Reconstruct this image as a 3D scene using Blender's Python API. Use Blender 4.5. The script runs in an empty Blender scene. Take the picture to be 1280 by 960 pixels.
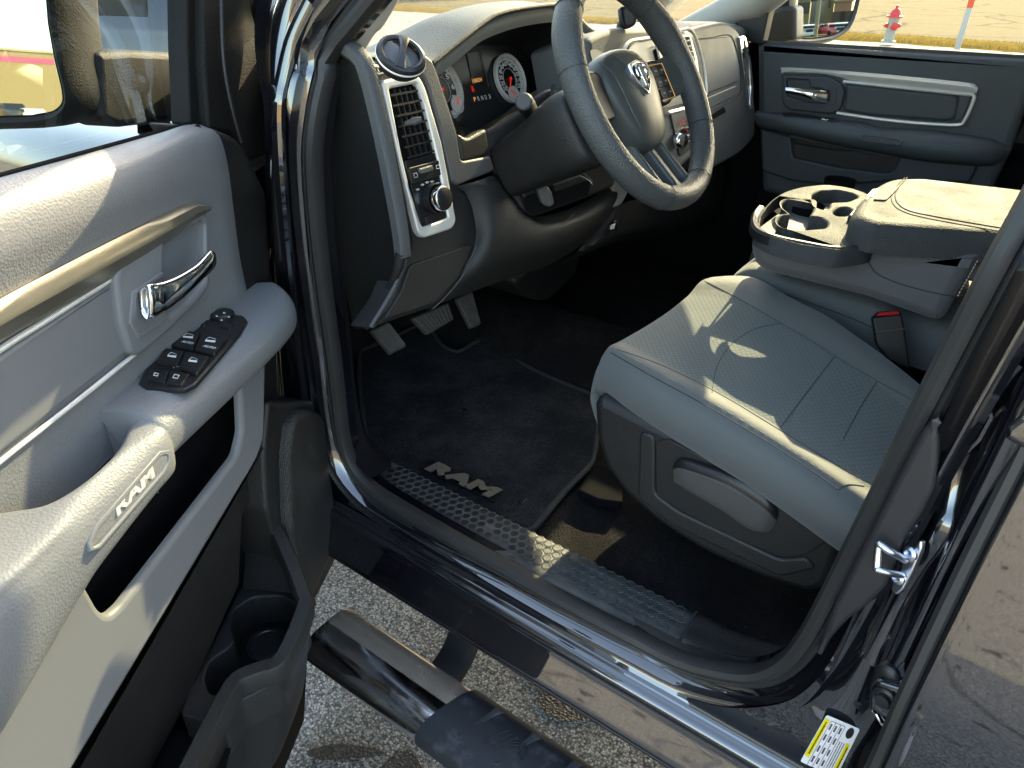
import bpy, math, random
from mathutils import Vector, Matrix
from mathutils.geometry import tessellate_polygon
from mathutils.bvhtree import BVHTree
random.seed(4)
SC = bpy.context.scene
COL = SC.collection
V = Vector
RAD = math.radians

# ------------------------------------------------------------------ view set-up
# world: x rearward along the truck, y from the driver's side to the passenger's side, z up, ground z = 0
FPX = 887.0
H = 1.58
def _nz(v):
    l = math.sqrt(sum(k*k for k in v)); return tuple(k/l for k in v)
def _dot(p, q): return sum(i*j for i, j in zip(p, q))
_a = _nz((-1450, -553, 887)); _c = _nz((-30, 1501, 887))
_d = _dot(_a, _c); _a = _nz(tuple(_a[i]-_d*_c[i] for i in range(3)))
_b = (_a[1]*_c[2]-_a[2]*_c[1], _a[2]*_c[0]-_a[0]*_c[2], _a[0]*_c[1]-_a[1]*_c[0])
if _b[0] < 0: _b = tuple(-k for k in _b)
EYE = V((0, 0, H))
def ray(px, py):
    v = (px-640, py-480, FPX)
    return V((-_dot(v, _a), _dot(v, _b), -_dot(v, _c)))
def plane(pt, n):
    pt = V(pt); n = V(n).normalized()
    def f(px, py, off=0.0):
        r = ray(px, py); t = (pt + n*off - EYE).dot(n)/r.dot(n)
        return EYE + r*t
    f.n = n; f.pt = pt
    return f
DN = V((.904, .4277, 0)); DQ = V((-1.02, .70, 0)); DS = V((.4277, -.904, 0))
def SD(off=0.0): return plane(DQ+DN*off, DN)
def SY(y): return plane((0, y, 0), (0, -1, 0))
def SX(x): return plane((x, 0, 0), (1, 0, 0))
def SZ(z): return plane((0, 0, z), (0, 0, 1))
TN = V((1, 0, .2)).normalized()
def ST(off=0.0): return plane(V((-.86, 0, 1.42))+TN*off, TN)
def dpt(s, off, z): return V((DQ.x, DQ.y, 0)) + DS*s + DN*off + V((0, 0, z))

# ------------------------------------------------------------------ materials
MATS = {}
def newmat(name):
    m = bpy.data.materials.new(name); m.use_nodes = True
    MATS[name] = m
    return m, m.node_tree.nodes, m.node_tree.links, m.node_tree.nodes['Principled BSDF']
def mat(name, col, rough=.5, metal=0., bump=None, coat=0., var=None, spec=.5, emit=None, sheen=0., rvar=0.):
    """bump=(scale,strength,distance,kind) ; var=(scale, colour2, contrast)"""
    m, N, L, B = newmat(name)
    B.inputs['Base Color'].default_value = (*col, 1)
    B.inputs['Roughness'].default_value = rough
    B.inputs['Metallic'].default_value = metal
    B.inputs['Specular IOR Level'].default_value = spec
    B.inputs['Coat Weight'].default_value = coat
    B.inputs['Coat Roughness'].default_value = .03
    if sheen: B.inputs['Sheen Weight'].default_value = sheen
    if emit:
        B.inputs['Emission Color'].default_value = (*emit[0], 1); B.inputs['Emission Strength'].default_value = emit[1]
    tc = N.new('ShaderNodeTexCoord')
    if bump:
        sc, st, dist, kind = bump
        if kind == 'voronoi':
            t = N.new('ShaderNodeTexVoronoi'); t.inputs['Scale'].default_value = sc; o = t.outputs['Distance']
        else:
            t = N.new('ShaderNodeTexNoise'); t.inputs['Scale'].default_value = sc; t.inputs['Detail'].default_value = 3; o = t.outputs['Fac']
        L.new(tc.outputs['Object'], t.inputs['Vector'])
        b = N.new('ShaderNodeBump'); b.inputs['Strength'].default_value = st; b.inputs['Distance'].default_value = dist
        L.new(o, b.inputs['Height']); L.new(b.outputs['Normal'], B.inputs['Normal'])
    if var:
        sc, c2, lo, hi = var
        t = N.new('ShaderNodeTexNoise'); t.inputs['Scale'].default_value = sc; t.inputs['Detail'].default_value = 6
        t.inputs['Roughness'].default_value = .65
        L.new(tc.outputs['Object'], t.inputs['Vector'])
        r = N.new('ShaderNodeValToRGB'); r.color_ramp.elements[0].position = lo; r.color_ramp.elements[1].position = hi
        r.color_ramp.elements[0].color = (*col, 1); r.color_ramp.elements[1].color = (*c2, 1)
        L.new(t.outputs['Fac'], r.inputs['Fac']); L.new(r.outputs['Color'], B.inputs['Base Color'])
    if rvar:
        t = N.new('ShaderNodeTexNoise'); t.inputs['Scale'].default_value = 14; t.inputs['Detail'].default_value = 5
        L.new(tc.outputs['Object'], t.inputs['Vector'])
        mr = N.new('ShaderNodeMapRange'); mr.inputs['To Min'].default_value = max(0, rough-rvar); mr.inputs['To Max'].default_value = rough+rvar
        mr.inputs['From Min'].default_value = .3; mr.inputs['From Max'].default_value = .7
        L.new(t.outputs['Fac'], mr.inputs['Value']); L.new(mr.outputs['Result'], B.inputs['Roughness'])
    return m
GRAIN = (420, .5, .0011, 'voronoi')
mat('door_grey', (.178, .180, .183), .46, bump=(330, .35, .0012, 'voronoi'), rvar=.05)
mat('door_grey_smooth', (.166, .168, .172), .48, bump=(500, .1, .0003, 'noise'))
mat('black_plastic', (.0125, .0120, .0118), .48, bump=GRAIN, rvar=.06)
mat('black_smooth', (.012, .012, .013), .38, rvar=.08)
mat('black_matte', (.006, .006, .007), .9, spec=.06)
mat('rubber', (.020, .0195, .019), .5, bump=(160, .15, .0006, 'noise'), rvar=.1)
mat('dash_dark', (.0135, .013, .0125), .55, bump=GRAIN, rvar=.05)
mat('dash_slate', (.066, .068, .070), .5, bump=GRAIN, rvar=.05)
mat('dash_pad', (.105, .115, .116), .62, bump=GRAIN, spec=.3)
mat('panel_slate', (.058, .070, .078), .55, bump=GRAIN, rvar=.05)
mat('panel_slate_smooth', (.045, .055, .062), .5, rvar=.05)
mat('satin_silver', (.74, .72, .68), .4, .4, rvar=.06)
mat('bronze_silver', (.30, .27, .20), .34, .8, rvar=.04)
mat('chrome', (.85, .86, .88), .05, 1.0)
mat('mirror_silver', (.40, .47, .46), .01, 1.0)
mat('sneaker_cloth', (.62, .61, .63), .8, bump=(120, .5, .003, 'noise'))
mat('sneaker_sole', (.6, .6, .6), .6)
mat('zinc', (.6, .62, .68), .28, 1.0, bump=(120, .3, .001, 'noise'))
mat('wheel_leather', (.055, .060, .060), .45, bump=(380, .7, .0014, 'voronoi'), rvar=.08)
mat('wheel_grey', (.052, .058, .056), .45, bump=(650, .25, .0006, 'voronoi'))
mat('vinyl', (.068, .074, .079), .48, bump=(450, .2, .0006, 'voronoi'), rvar=.06)
mat('lid_leather', (.058, .062, .062), .68, spec=.12, bump=(330, .75, .0014, 'voronoi'), rvar=.07)
mat('white_print', (.75, .75, .73), .6)
mat('amber_print', (.9, .5, .2), .6, emit=((1, .45, .15), .06))
mat('red_print', (.8, .03, .02), .5, emit=((1, .04, .02), .05))
mat('red_plastic', (.6, .02, .015), .35)
mat('gauge_black', (.01, .011, .012), .25)
mat('gauge_pale', (.55, .53, .50), .5)
mat('stone_trim', (.26, .25, .235), .6)
mat('pedal_rubber', (.07, .066, .06), .6, bump=(60, .4, .002, 'noise'), var=(30, (.12, .11, .10), .5, .75))
mat('thread', (.02, .024, .026), .9)
mat('seat_thread', (.035, .043, .045), .9)
mat('housing_black', (.007, .007, .0065), .6, bump=GRAIN, spec=.2)
mat('jamb_grey', (.020, .019, .020), .5, bump=(300, .15, .0006, 'noise'))
mat('hex_teal', (.045, .055, .058), .5)
mat('hydrant_red', (.5, .03, .03), .5)
mat('hydrant_grey', (.3, .29, .26), .6)
mat('orange_band', (.6, .07, .02), .5)
mat('post_white', (.34, .33, .30), .6)
mat('sticker_white', (.8, .79, .78), .4)
mat('sticker_yellow', (.85, .68, .0), .4)
mat('stucco', (.22, .165, .085), .85, bump=(30, .3, .01, 'noise'))
mat('pink_band', (.32, .05, .13), .7)
mat('cream', (.27, .23, .14), .8)
mat('pale_metal', (.32, .32, .31), .5)
mat('brick', (.30, .15, .09), .85, bump=(20, .3, .01, 'noise'))
mat('roof_dark', (.08, .075, .07), .8)
mat('sedan_white', (.7, .7, .7), .25, coat=1.)
mat('sedan_red', (.45, .02, .02), .3, coat=1.)
mat('car_black', (.008, .008, .01), .2, coat=1.)
mat('car_window', (.02, .03, .035), .08)
mat('board_brown_reflection', (.66, .55, .44), .24, .75, rvar=.08)  # brown in the base colour stands in for a reflection on the step top
mat('badge_bronze', (.14, .125, .10), .5, bump=(200, .3, .001, 'noise'))
mat('binding', (.028, .029, .031), .9, bump=(500, .8, .002, 'noise'))
mat('facet_highlight', (.019, .018, .0175), .5, bump=GRAIN)  # shield plastic in a lighter tone, painting the highlight on its facet
mat('lever_grey', (.075, .072, .069), .4, bump=(500, .1, .0003, 'noise'))
mat('tar', (.035, .032, .03), .6, bump=(150, .8, .004, 'voronoi'), var=(60, (.10, .095, .085), .5, .75))
mat('board_end', (.02, .02, .02), .4)
mat('tyre', (.015, .015, .015), .8)
mat('headliner', (.42, .40, .36), .9)
mat('foam_grey', (.12, .12, .12), .9)
mat('pad_rubber', (.012, .015, .02), .5, bump=(300, .25, .0006, 'noise'), var=(25, (.07, .075, .08), .55, .8))
mat('stone', (.33, .27, .18), .9)

def paint():
    m, N, L, B = newmat('paint')
    B.inputs['Base Color'].default_value = (.0016, .0019, .0042, 1)
    B.inputs['Roughness'].default_value = .35; B.inputs['Metallic'].default_value = .0; B.inputs['Specular IOR Level'].default_value = .3
    B.inputs['Coat Weight'].default_value = 1.; B.inputs['Coat Roughness'].default_value = .025
    B.inputs['Coat IOR'].default_value = 2.2
    tc = N.new('ShaderNodeTexCoord'); v = N.new('ShaderNodeTexVoronoi'); v.inputs['Scale'].default_value = 260
    L.new(tc.outputs['Object'], v.inputs['Vector'])
    # sparse dust specks
    r = N.new('ShaderNodeValToRGB'); r.color_ramp.elements[0].position = .05; r.color_ramp.elements[1].position = .09
    r.color_ramp.elements[0].color = (.12, .11, .10, 1); r.color_ramp.elements[1].color = (.0016, .0019, .0042, 1)
    n = N.new('ShaderNodeTexNoise'); n.inputs['Scale'].default_value = 30; L.new(tc.outputs['Object'], n.inputs['Vector'])
    a = N.new('ShaderNodeMath'); a.operation = 'ADD'
    mr = N.new('ShaderNodeMapRange'); mr.inputs['From Min'].default_value = .45; mr.inputs['From Max'].default_value = .62
    mr.inputs['To Min'].default_value = .4; mr.inputs['To Max'].default_value = 0
    L.new(n.outputs['Fac'], mr.inputs['Value']); L.new(mr.outputs['Result'], a.inputs[0]); L.new(v.outputs['Distance'], a.inputs[1])
    L.new(a.outputs[0], r.inputs['Fac']); L.new(r.outputs['Color'], B.inputs['Base Color'])
    n2 = N.new('ShaderNodeTexNoise'); n2.inputs['Scale'].default_value = 9; L.new(tc.outputs['Object'], n2.inputs['Vector'])
    b = N.new('ShaderNodeBump'); b.inputs['Strength'].default_value = .06; b.inputs['Distance'].default_value = .004
    L.new(n2.outputs['Fac'], b.inputs['Height']); L.new(b.outputs['Normal'], B.inputs['Normal']); L.new(b.outputs['Normal'], B.inputs['Coat Normal'])
paint()

def step_chrome():
    m, N, L, B = newmat('step_chrome')
    B.inputs['Metallic'].default_value = 1; B.inputs['Base Color'].default_value = (.82, .82, .84, 1)
    tc = N.new('ShaderNodeTexCoord'); n = N.new('ShaderNodeTexNoise'); n.inputs['Scale'].default_value = 16; n.inputs['Detail'].default_value = 8; n.inputs['Roughness'].default_value = .7
    L.new(tc.outputs['Object'], n.inputs['Vector'])
    mr = N.new('ShaderNodeMapRange'); mr.inputs['From Min'].default_value = .5; mr.inputs['From Max'].default_value = .75
    mr.inputs['To Min'].default_value = .09; mr.inputs['To Max'].default_value = .38
    L.new(n.outputs['Fac'], mr.inputs['Value']); L.new(mr.outputs['Result'], B.inputs['Roughness'])
    mp = N.new('ShaderNodeMapping'); mp.inputs['Scale'].default_value = (6, 300, 300); L.new(tc.outputs['Object'], mp.inputs['Vector'])
    n2 = N.new('ShaderNodeTexNoise'); n2.inputs['Scale'].default_value = 1; L.new(mp.outputs['Vector'], n2.inputs['Vector'])
    b = N.new('ShaderNodeBump'); b.inputs['Strength'].default_value = .05; b.inputs['Distance'].default_value = .001
    L.new(n2.outputs['Fac'], b.inputs['Height']); L.new(b.outputs['Normal'], B.inputs['Normal'])
step_chrome()

def carpet(name, col, dust):
    m, N, L, B = newmat(name)
    B.inputs['Roughness'].default_value = 1; B.inputs['Specular IOR Level'].default_value = .1
    B.inputs['Sheen Weight'].default_value = .0
    tc = N.new('ShaderNodeTexCoord')
    n = N.new('ShaderNodeTexNoise'); n.inputs['Scale'].default_value = 420; n.inputs['Detail'].default_value = 2; L.new(tc.outputs['Object'], n.inputs['Vector'])
    b = N.new('ShaderNodeBump'); b.inputs['Strength'].default_value = .9; b.inputs['Distance'].default_value = .004
    L.new(n.outputs['Fac'], b.inputs['Height']); L.new(b.outputs['Normal'], B.inputs['Normal'])
    n2 = N.new('ShaderNodeTexNoise'); n2.inputs['Scale'].default_value = 5; n2.inputs['Detail'].default_value = 8; n2.inputs['Roughness'].default_value = .7
    L.new(tc.outputs['Object'], n2.inputs['Vector'])
    r = N.new('ShaderNodeValToRGB'); r.color_ramp.elements[0].position = .42; r.color_ramp.elements[1].position = .78
    r.color_ramp.elements[0].color = (*col, 1); r.color_ramp.elements[1].color = (*dust, 1)
    L.new(n2.outputs['Fac'], r.inputs['Fac'])
    # fibres: light and dark
    r2 = N.new('ShaderNodeMapRange'); r2.inputs['From Min'].default_value = .35; r2.inputs['From Max'].default_value = .7
    r2.inputs['To Min'].default_value = .45; r2.inputs['To Max'].default_value = 1.7; L.new(n.outputs['Fac'], r2.inputs['Value'])
    mx = N.new('ShaderNodeVectorMath'); mx.operation = 'SCALE'; L.new(r.outputs['Color'], mx.inputs[0]); L.new(r2.outputs['Result'], mx.inputs['Scale'])
    # pale crumbs
    v = N.new('ShaderNodeTexVoronoi'); v.inputs['Scale'].default_value = 34; L.new(tc.outputs['Object'], v.inputs['Vector'])
    lt = N.new('ShaderNodeMath'); lt.operation = 'LESS_THAN'; lt.inputs[1].default_value = .028; L.new(v.outputs['Distance'], lt.inputs[0])
    mix = N.new('ShaderNodeMix'); mix.data_type = 'RGBA'; L.new(lt.outputs[0], mix.inputs['Factor'])
    L.new(mx.outputs[0], mix.inputs['A']); mix.inputs['B'].default_value = (.25, .23, .2, 1)
    L.new(mix.outputs['Result'], B.inputs['Base Color'])
carpet('carpet', (.012, .011, .0115), (.036, .033, .030))
carpet('mat_carpet', (.017, .019, .023), (.060, .060, .060))

def tread():
    m, N, L, B = newmat('tread')
    tc = N.new('ShaderNodeTexCoord')
    n = N.new('ShaderNodeTexNoise'); n.inputs['Scale'].default_value = 9; n.inputs['Detail'].default_value = 9; n.inputs['Roughness'].default_value = .75
    mp = N.new('ShaderNodeMapping'); mp.inputs['Scale'].default_value = (1, 4, 4); L.new(tc.outputs['Object'], mp.inputs['Vector']); L.new(mp.outputs['Vector'], n.inputs['Vector'])
    r = N.new('ShaderNodeValToRGB'); r.color_ramp.elements[0].position = .42; r.color_ramp.elements[1].position = .72
    r.color_ramp.elements[0].color = (.018, .02, .022, 1); r.color_ramp.elements[1].color = (.12, .11, .10, 1)
    L.new(n.outputs['Fac'], r.inputs['Fac']); L.new(r.outputs['Color'], B.inputs['Base Color'])
    B.inputs['Roughness'].default_value = .5
    g = N.new('ShaderNodeTexVoronoi'); g.inputs['Scale'].default_value = 700; L.new(tc.outputs['Object'], g.inputs['Vector'])
    b = N.new('ShaderNodeBump'); b.inputs['Strength'].default_value = .5; b.inputs['Distance'].default_value = .001
    L.new(g.outputs['Distance'], b.inputs['Height']); L.new(b.outputs['Normal'], B.inputs['Normal'])
tread()

def seat_fabric():
    # knitted hexagonal mesh cloth: two crossed wave lattices as relief
    m, N, L, B = newmat('seat_fabric')
    B.inputs['Roughness'].default_value = .9; B.inputs['Sheen Weight'].default_value = .25; B.inputs['Specular IOR Level'].default_value = .2
    tc = N.new('ShaderNodeTexCoord')
    v = N.new('ShaderNodeTexVoronoi'); v.voronoi_dimensions = '2D'; v.feature = 'DISTANCE_TO_EDGE'; v.inputs['Scale'].default_value = 1
    v.inputs['Randomness'].default_value = 0
    mp = N.new('ShaderNodeMapping'); mp.inputs['Scale'].default_value = (135, 100, 1)
    # shear every other row for a honeycomb: rotate 45 deg lattice
    mp.inputs['Rotation'].default_value = (0, 0, RAD(45))
    L.new(tc.outputs['Object'], mp.inputs['Vector']); L.new(mp.outputs['Vector'], v.inputs['Vector'])
    r = N.new('ShaderNodeMapRange'); r.inputs['From Min'].default_value = .02; r.inputs['From Max'].default_value = .2
    L.new(v.outputs['Distance'], r.inputs['Value'])
    b = N.new('ShaderNodeBump'); b.inputs['Strength'].default_value = .35; b.inputs['Distance'].default_value = .0015
    L.new(r.outputs['Result'], b.inputs['Height']); L.new(b.outputs['Normal'], B.inputs['Normal'])
    mix = N.new('ShaderNodeMix'); mix.data_type = 'RGBA'; L.new(r.outputs['Result'], mix.inputs['Factor'])
    mix.inputs['A'].default_value = (.072, .086, .084, 1); mix.inputs['B'].default_value = (.100, .119, .116, 1)
    L.new(mix.outputs['Result'], B.inputs['Base Color'])
seat_fabric()
mat('seat_bolster', (.090, .098, .097), .72, bump=(16, .35, .010, 'noise'), sheen=.2)
mat('side_cloth', (.094, .096, .097), .68, bump=(14, .35, .010, 'noise'), sheen=.2)

def mesh_grille():
    m, N, L, B = newmat('speaker_mesh')
    tc = N.new('ShaderNodeTexCoord')
    v = N.new('ShaderNodeTexVoronoi'); v.inputs['Scale'].default_value = 330; v.inputs['Randomness'].default_value = 0.1
    L.new(tc.outputs['Object'], v.inputs['Vector'])
    r = N.new('ShaderNodeValToRGB'); r.color_ramp.elements[0].position = .3; r.color_ramp.elements[1].position = .5
    r.color_ramp.elements[0].color = (.001, .001, .001, 1); r.color_ramp.elements[1].color = (.03, .028, .026, 1)
    L.new(v.outputs['Distance'], r.inputs['Fac']); L.new(r.outputs['Color'], B.inputs['Base Color'])
    b = N.new('ShaderNodeBump'); b.inputs['Strength'].default_value = .8; b.inputs['Distance'].default_value = .002
    L.new(v.outputs['Distance'], b.inputs['Height']); L.new(b.outputs['Normal'], B.inputs['Normal'])
    B.inputs['Roughness'].default_value = .5
mesh_grille()

def glass(name, tint, refl=.6):
    m = bpy.data.materials.new(name); m.use_nodes = True; MATS[name] = m
    N, L = m.node_tree.nodes, m.node_tree.links
    N.remove(N['Principled BSDF'])
    t = N.new('ShaderNodeBsdfTransparent'); t.inputs['Color'].default_value = (*tint, 1)
    g = N.new('ShaderNodeBsdfGlossy'); g.inputs['Roughness'].default_value = .0
    fr = N.new('ShaderNodeFresnel'); fr.inputs['IOR'].default_value = 1.5
    mu = N.new('ShaderNodeMath'); mu.operation = 'MULTIPLY'; mu.inputs[1].default_value = refl; L.new(fr.outputs[0], mu.inputs[0])
    mx = N.new('ShaderNodeMixShader'); L.new(mu.outputs[0], mx.inputs[0]); L.new(t.outputs[0], mx.inputs[1]); L.new(g.outputs[0], mx.inputs[2])
    L.new(mx.outputs[0], N['Material Output'].inputs['Surface'])
glass('window_glass', (.88, .93, .89), .22)
glass('rear_tint', (.25, .27, .27), 1.)
glass('clear_lens', (.96, .96, .96), .8)

def asphalt():
    m, N, L, B = newmat('asphalt')
    tc = N.new('ShaderNodeTexCoord')
    v = N.new('ShaderNodeTexVoronoi'); v.inputs['Scale'].default_value = 185; L.new(tc.outputs['Object'], v.inputs['Vector'])
    r = N.new('ShaderNodeValToRGB'); r.color_ramp.interpolation = 'LINEAR'
    e = r.color_ramp.elements; e[0].position = 0; e[0].color = (.16, .152, .142, 1); e[1].position = 1; e[1].color = (.60, .56, .50, 1)
    k = e.new(.35); k.color = (.27, .255, .235, 1); k = e.new(.7); k.color = (.40, .375, .335, 1)
    sp = N.new('ShaderNodeSeparateColor'); L.new(v.outputs['Color'], sp.inputs[0]); L.new(sp.outputs['Red'], r.inputs['Fac'])
    # gaps between stones
    mr = N.new('ShaderNodeMapRange'); mr.inputs['From Min'].default_value = .35; mr.inputs['From Max'].default_value = .75; mr.inputs['To Min'].default_value = 1.; mr.inputs['To Max'].default_value = .35
    L.new(v.outputs['Distance'], mr.inputs['Value'])
    s = N.new('ShaderNodeVectorMath'); s.operation = 'SCALE'; L.new(r.outputs['Color'], s.inputs[0]); L.new(mr.outputs['Result'], s.inputs['Scale'])
    # big patches and oil/tar stains
    n = N.new('ShaderNodeTexNoise'); n.inputs['Scale'].default_value = 2.3; n.inputs['Detail'].default_value = 9; n.inputs['Roughness'].default_value = .68; n.inputs['Distortion'].default_value = .4
    L.new(tc.outputs['Object'], n.inputs['Vector'])
    r3 = N.new('ShaderNodeValToRGB'); r3.color_ramp.elements[0].position = .36; r3.color_ramp.elements[1].position = .42
    r3.color_ramp.elements[0].color = (.16, .15, .15, 1); r3.color_ramp.elements[1].color = (1, 1, 1, 1); L.new(n.outputs['Fac'], r3.inputs['Fac'])
    mu = N.new('ShaderNodeVectorMath'); mu.operation = 'MULTIPLY'; L.new(s.outputs[0], mu.inputs[0]); L.new(r3.outputs['Color'], mu.inputs[1])
    # cracks at large scale
    ck = N.new('ShaderNodeTexVoronoi'); ck.feature = 'DISTANCE_TO_EDGE'; ck.inputs['Scale'].default_value = .22
    nd = N.new('ShaderNodeTexNoise'); nd.inputs['Scale'].default_value = .8; nd.inputs['Detail'].default_value = 6; L.new(tc.outputs['Object'], nd.inputs['Vector'])
    va = N.new('ShaderNodeVectorMath'); va.operation = 'ADD'; L.new(tc.outputs['Object'], va.inputs[0]); L.new(nd.outputs['Color'], va.inputs[1]); L.new(va.outputs[0], ck.inputs['Vector'])
    cr = N.new('ShaderNodeMapRange'); cr.inputs['From Min'].default_value = .0; cr.inputs['From Max'].default_value = .012; cr.inputs['To Min'].default_value = .45
    L.new(ck.outputs['Distance'], cr.inputs['Value'])
    s2 = N.new('ShaderNodeVectorMath'); s2.operation = 'SCALE'; L.new(mu.outputs[0], s2.inputs[0]); L.new(cr.outputs['Result'], s2.inputs['Scale'])
    L.new(s2.outputs[0], B.inputs['Base Color']); B.inputs['Roughness'].default_value = .95; B.inputs['Specular IOR Level'].default_value = .08
    b = N.new('ShaderNodeBump'); b.inputs['Strength'].default_value = .7; b.inputs['Distance'].default_value = .006; b.invert = True
    L.new(v.outputs['Distance'], b.inputs['Height']); L.new(b.outputs['Normal'], B.inputs['Normal'])
asphalt()
def road():
    m, N, L, B = newmat('road')
    tc = N.new('ShaderNodeTexCoord'); B.inputs['Roughness'].default_value = 1; B.inputs['Specular IOR Level'].default_value = .02
    n = N.new('ShaderNodeTexNoise'); n.inputs['Scale'].default_value = 5; n.inputs['Detail'].default_value = 10; n.inputs['Roughness'].default_value = .8; L.new(tc.outputs['Object'], n.inputs['Vector'])
    r = N.new('ShaderNodeValToRGB'); r.color_ramp.elements[0].position = .3; r.color_ramp.elements[1].position = .7
    r.color_ramp.elements[0].color = (.075, .060, .036, 1); r.color_ramp.elements[1].color = (.155, .125, .075, 1); L.new(n.outputs['Fac'], r.inputs['Fac'])
    ck = N.new('ShaderNodeTexVoronoi'); ck.feature = 'DISTANCE_TO_EDGE'; ck.inputs['Scale'].default_value = .22
    nd = N.new('ShaderNodeTexNoise'); nd.inputs['Scale'].default_value = .8; nd.inputs['Detail'].default_value = 6; L.new(tc.outputs['Object'], nd.inputs['Vector'])
    va = N.new('ShaderNodeVectorMath'); va.operation = 'ADD'; L.new(tc.outputs['Object'], va.inputs[0]); L.new(nd.outputs['Color'], va.inputs[1]); L.new(va.outputs[0], ck.inputs['Vector'])
    cr_ = N.new('ShaderNodeMapRange'); cr_.inputs['From Min'].default_value = .0; cr_.inputs['From Max'].default_value = .03; cr_.inputs['To Min'].default_value = .35
    L.new(ck.outputs['Distance'], cr_.inputs['Value'])
    s2 = N.new('ShaderNodeVectorMath'); s2.operation = 'SCALE'; L.new(r.outputs['Color'], s2.inputs[0]); L.new(cr_.outputs['Result'], s2.inputs['Scale']); L.new(s2.outputs[0], B.inputs['Base Color'])
road()
mat('grass', (.17, .11, .03), 1, spec=.0, bump=(60, .8, .03, 'noise'), var=(2.5, (.09, .085, .03), .45, .7))
mat('dry_blade', (.24, .16, .045), 1, spec=0.)

# ------------------------------------------------------------------ object helpers
ROOTLOC = {}
def tag(o, label=None, cat=None, group=None, kind=None):
    if label: o['label'] = label
    if cat: o['category'] = cat
    if group: o['group'] = group
    if kind: o['kind'] = kind
    return o
def empty(name, loc, label, cat, group=None):
    o = bpy.data.objects.new(name, None); COL.objects.link(o); o.location = loc; o.empty_display_size = .1
    tag(o, label, cat, group); return o
def link(name, me, mats, parent, label=None, angle=38):
    for m in (mats if isinstance(mats, (list, tuple)) else [mats]): me.materials.append(MATS[m])
    fl = [False]*len(me.polygons); me.polygons.foreach_get('use_smooth', fl)
    me.set_sharp_from_angle(angle=RAD(angle))
    me.polygons.foreach_set('use_smooth', fl)
    o = bpy.data.objects.new(name, me); COL.objects.link(o)
    if parent is not None:
        o.parent = parent
        if parent.type == 'EMPTY': o.location = -parent.location
    if label: o['label'] = label
    return o

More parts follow.
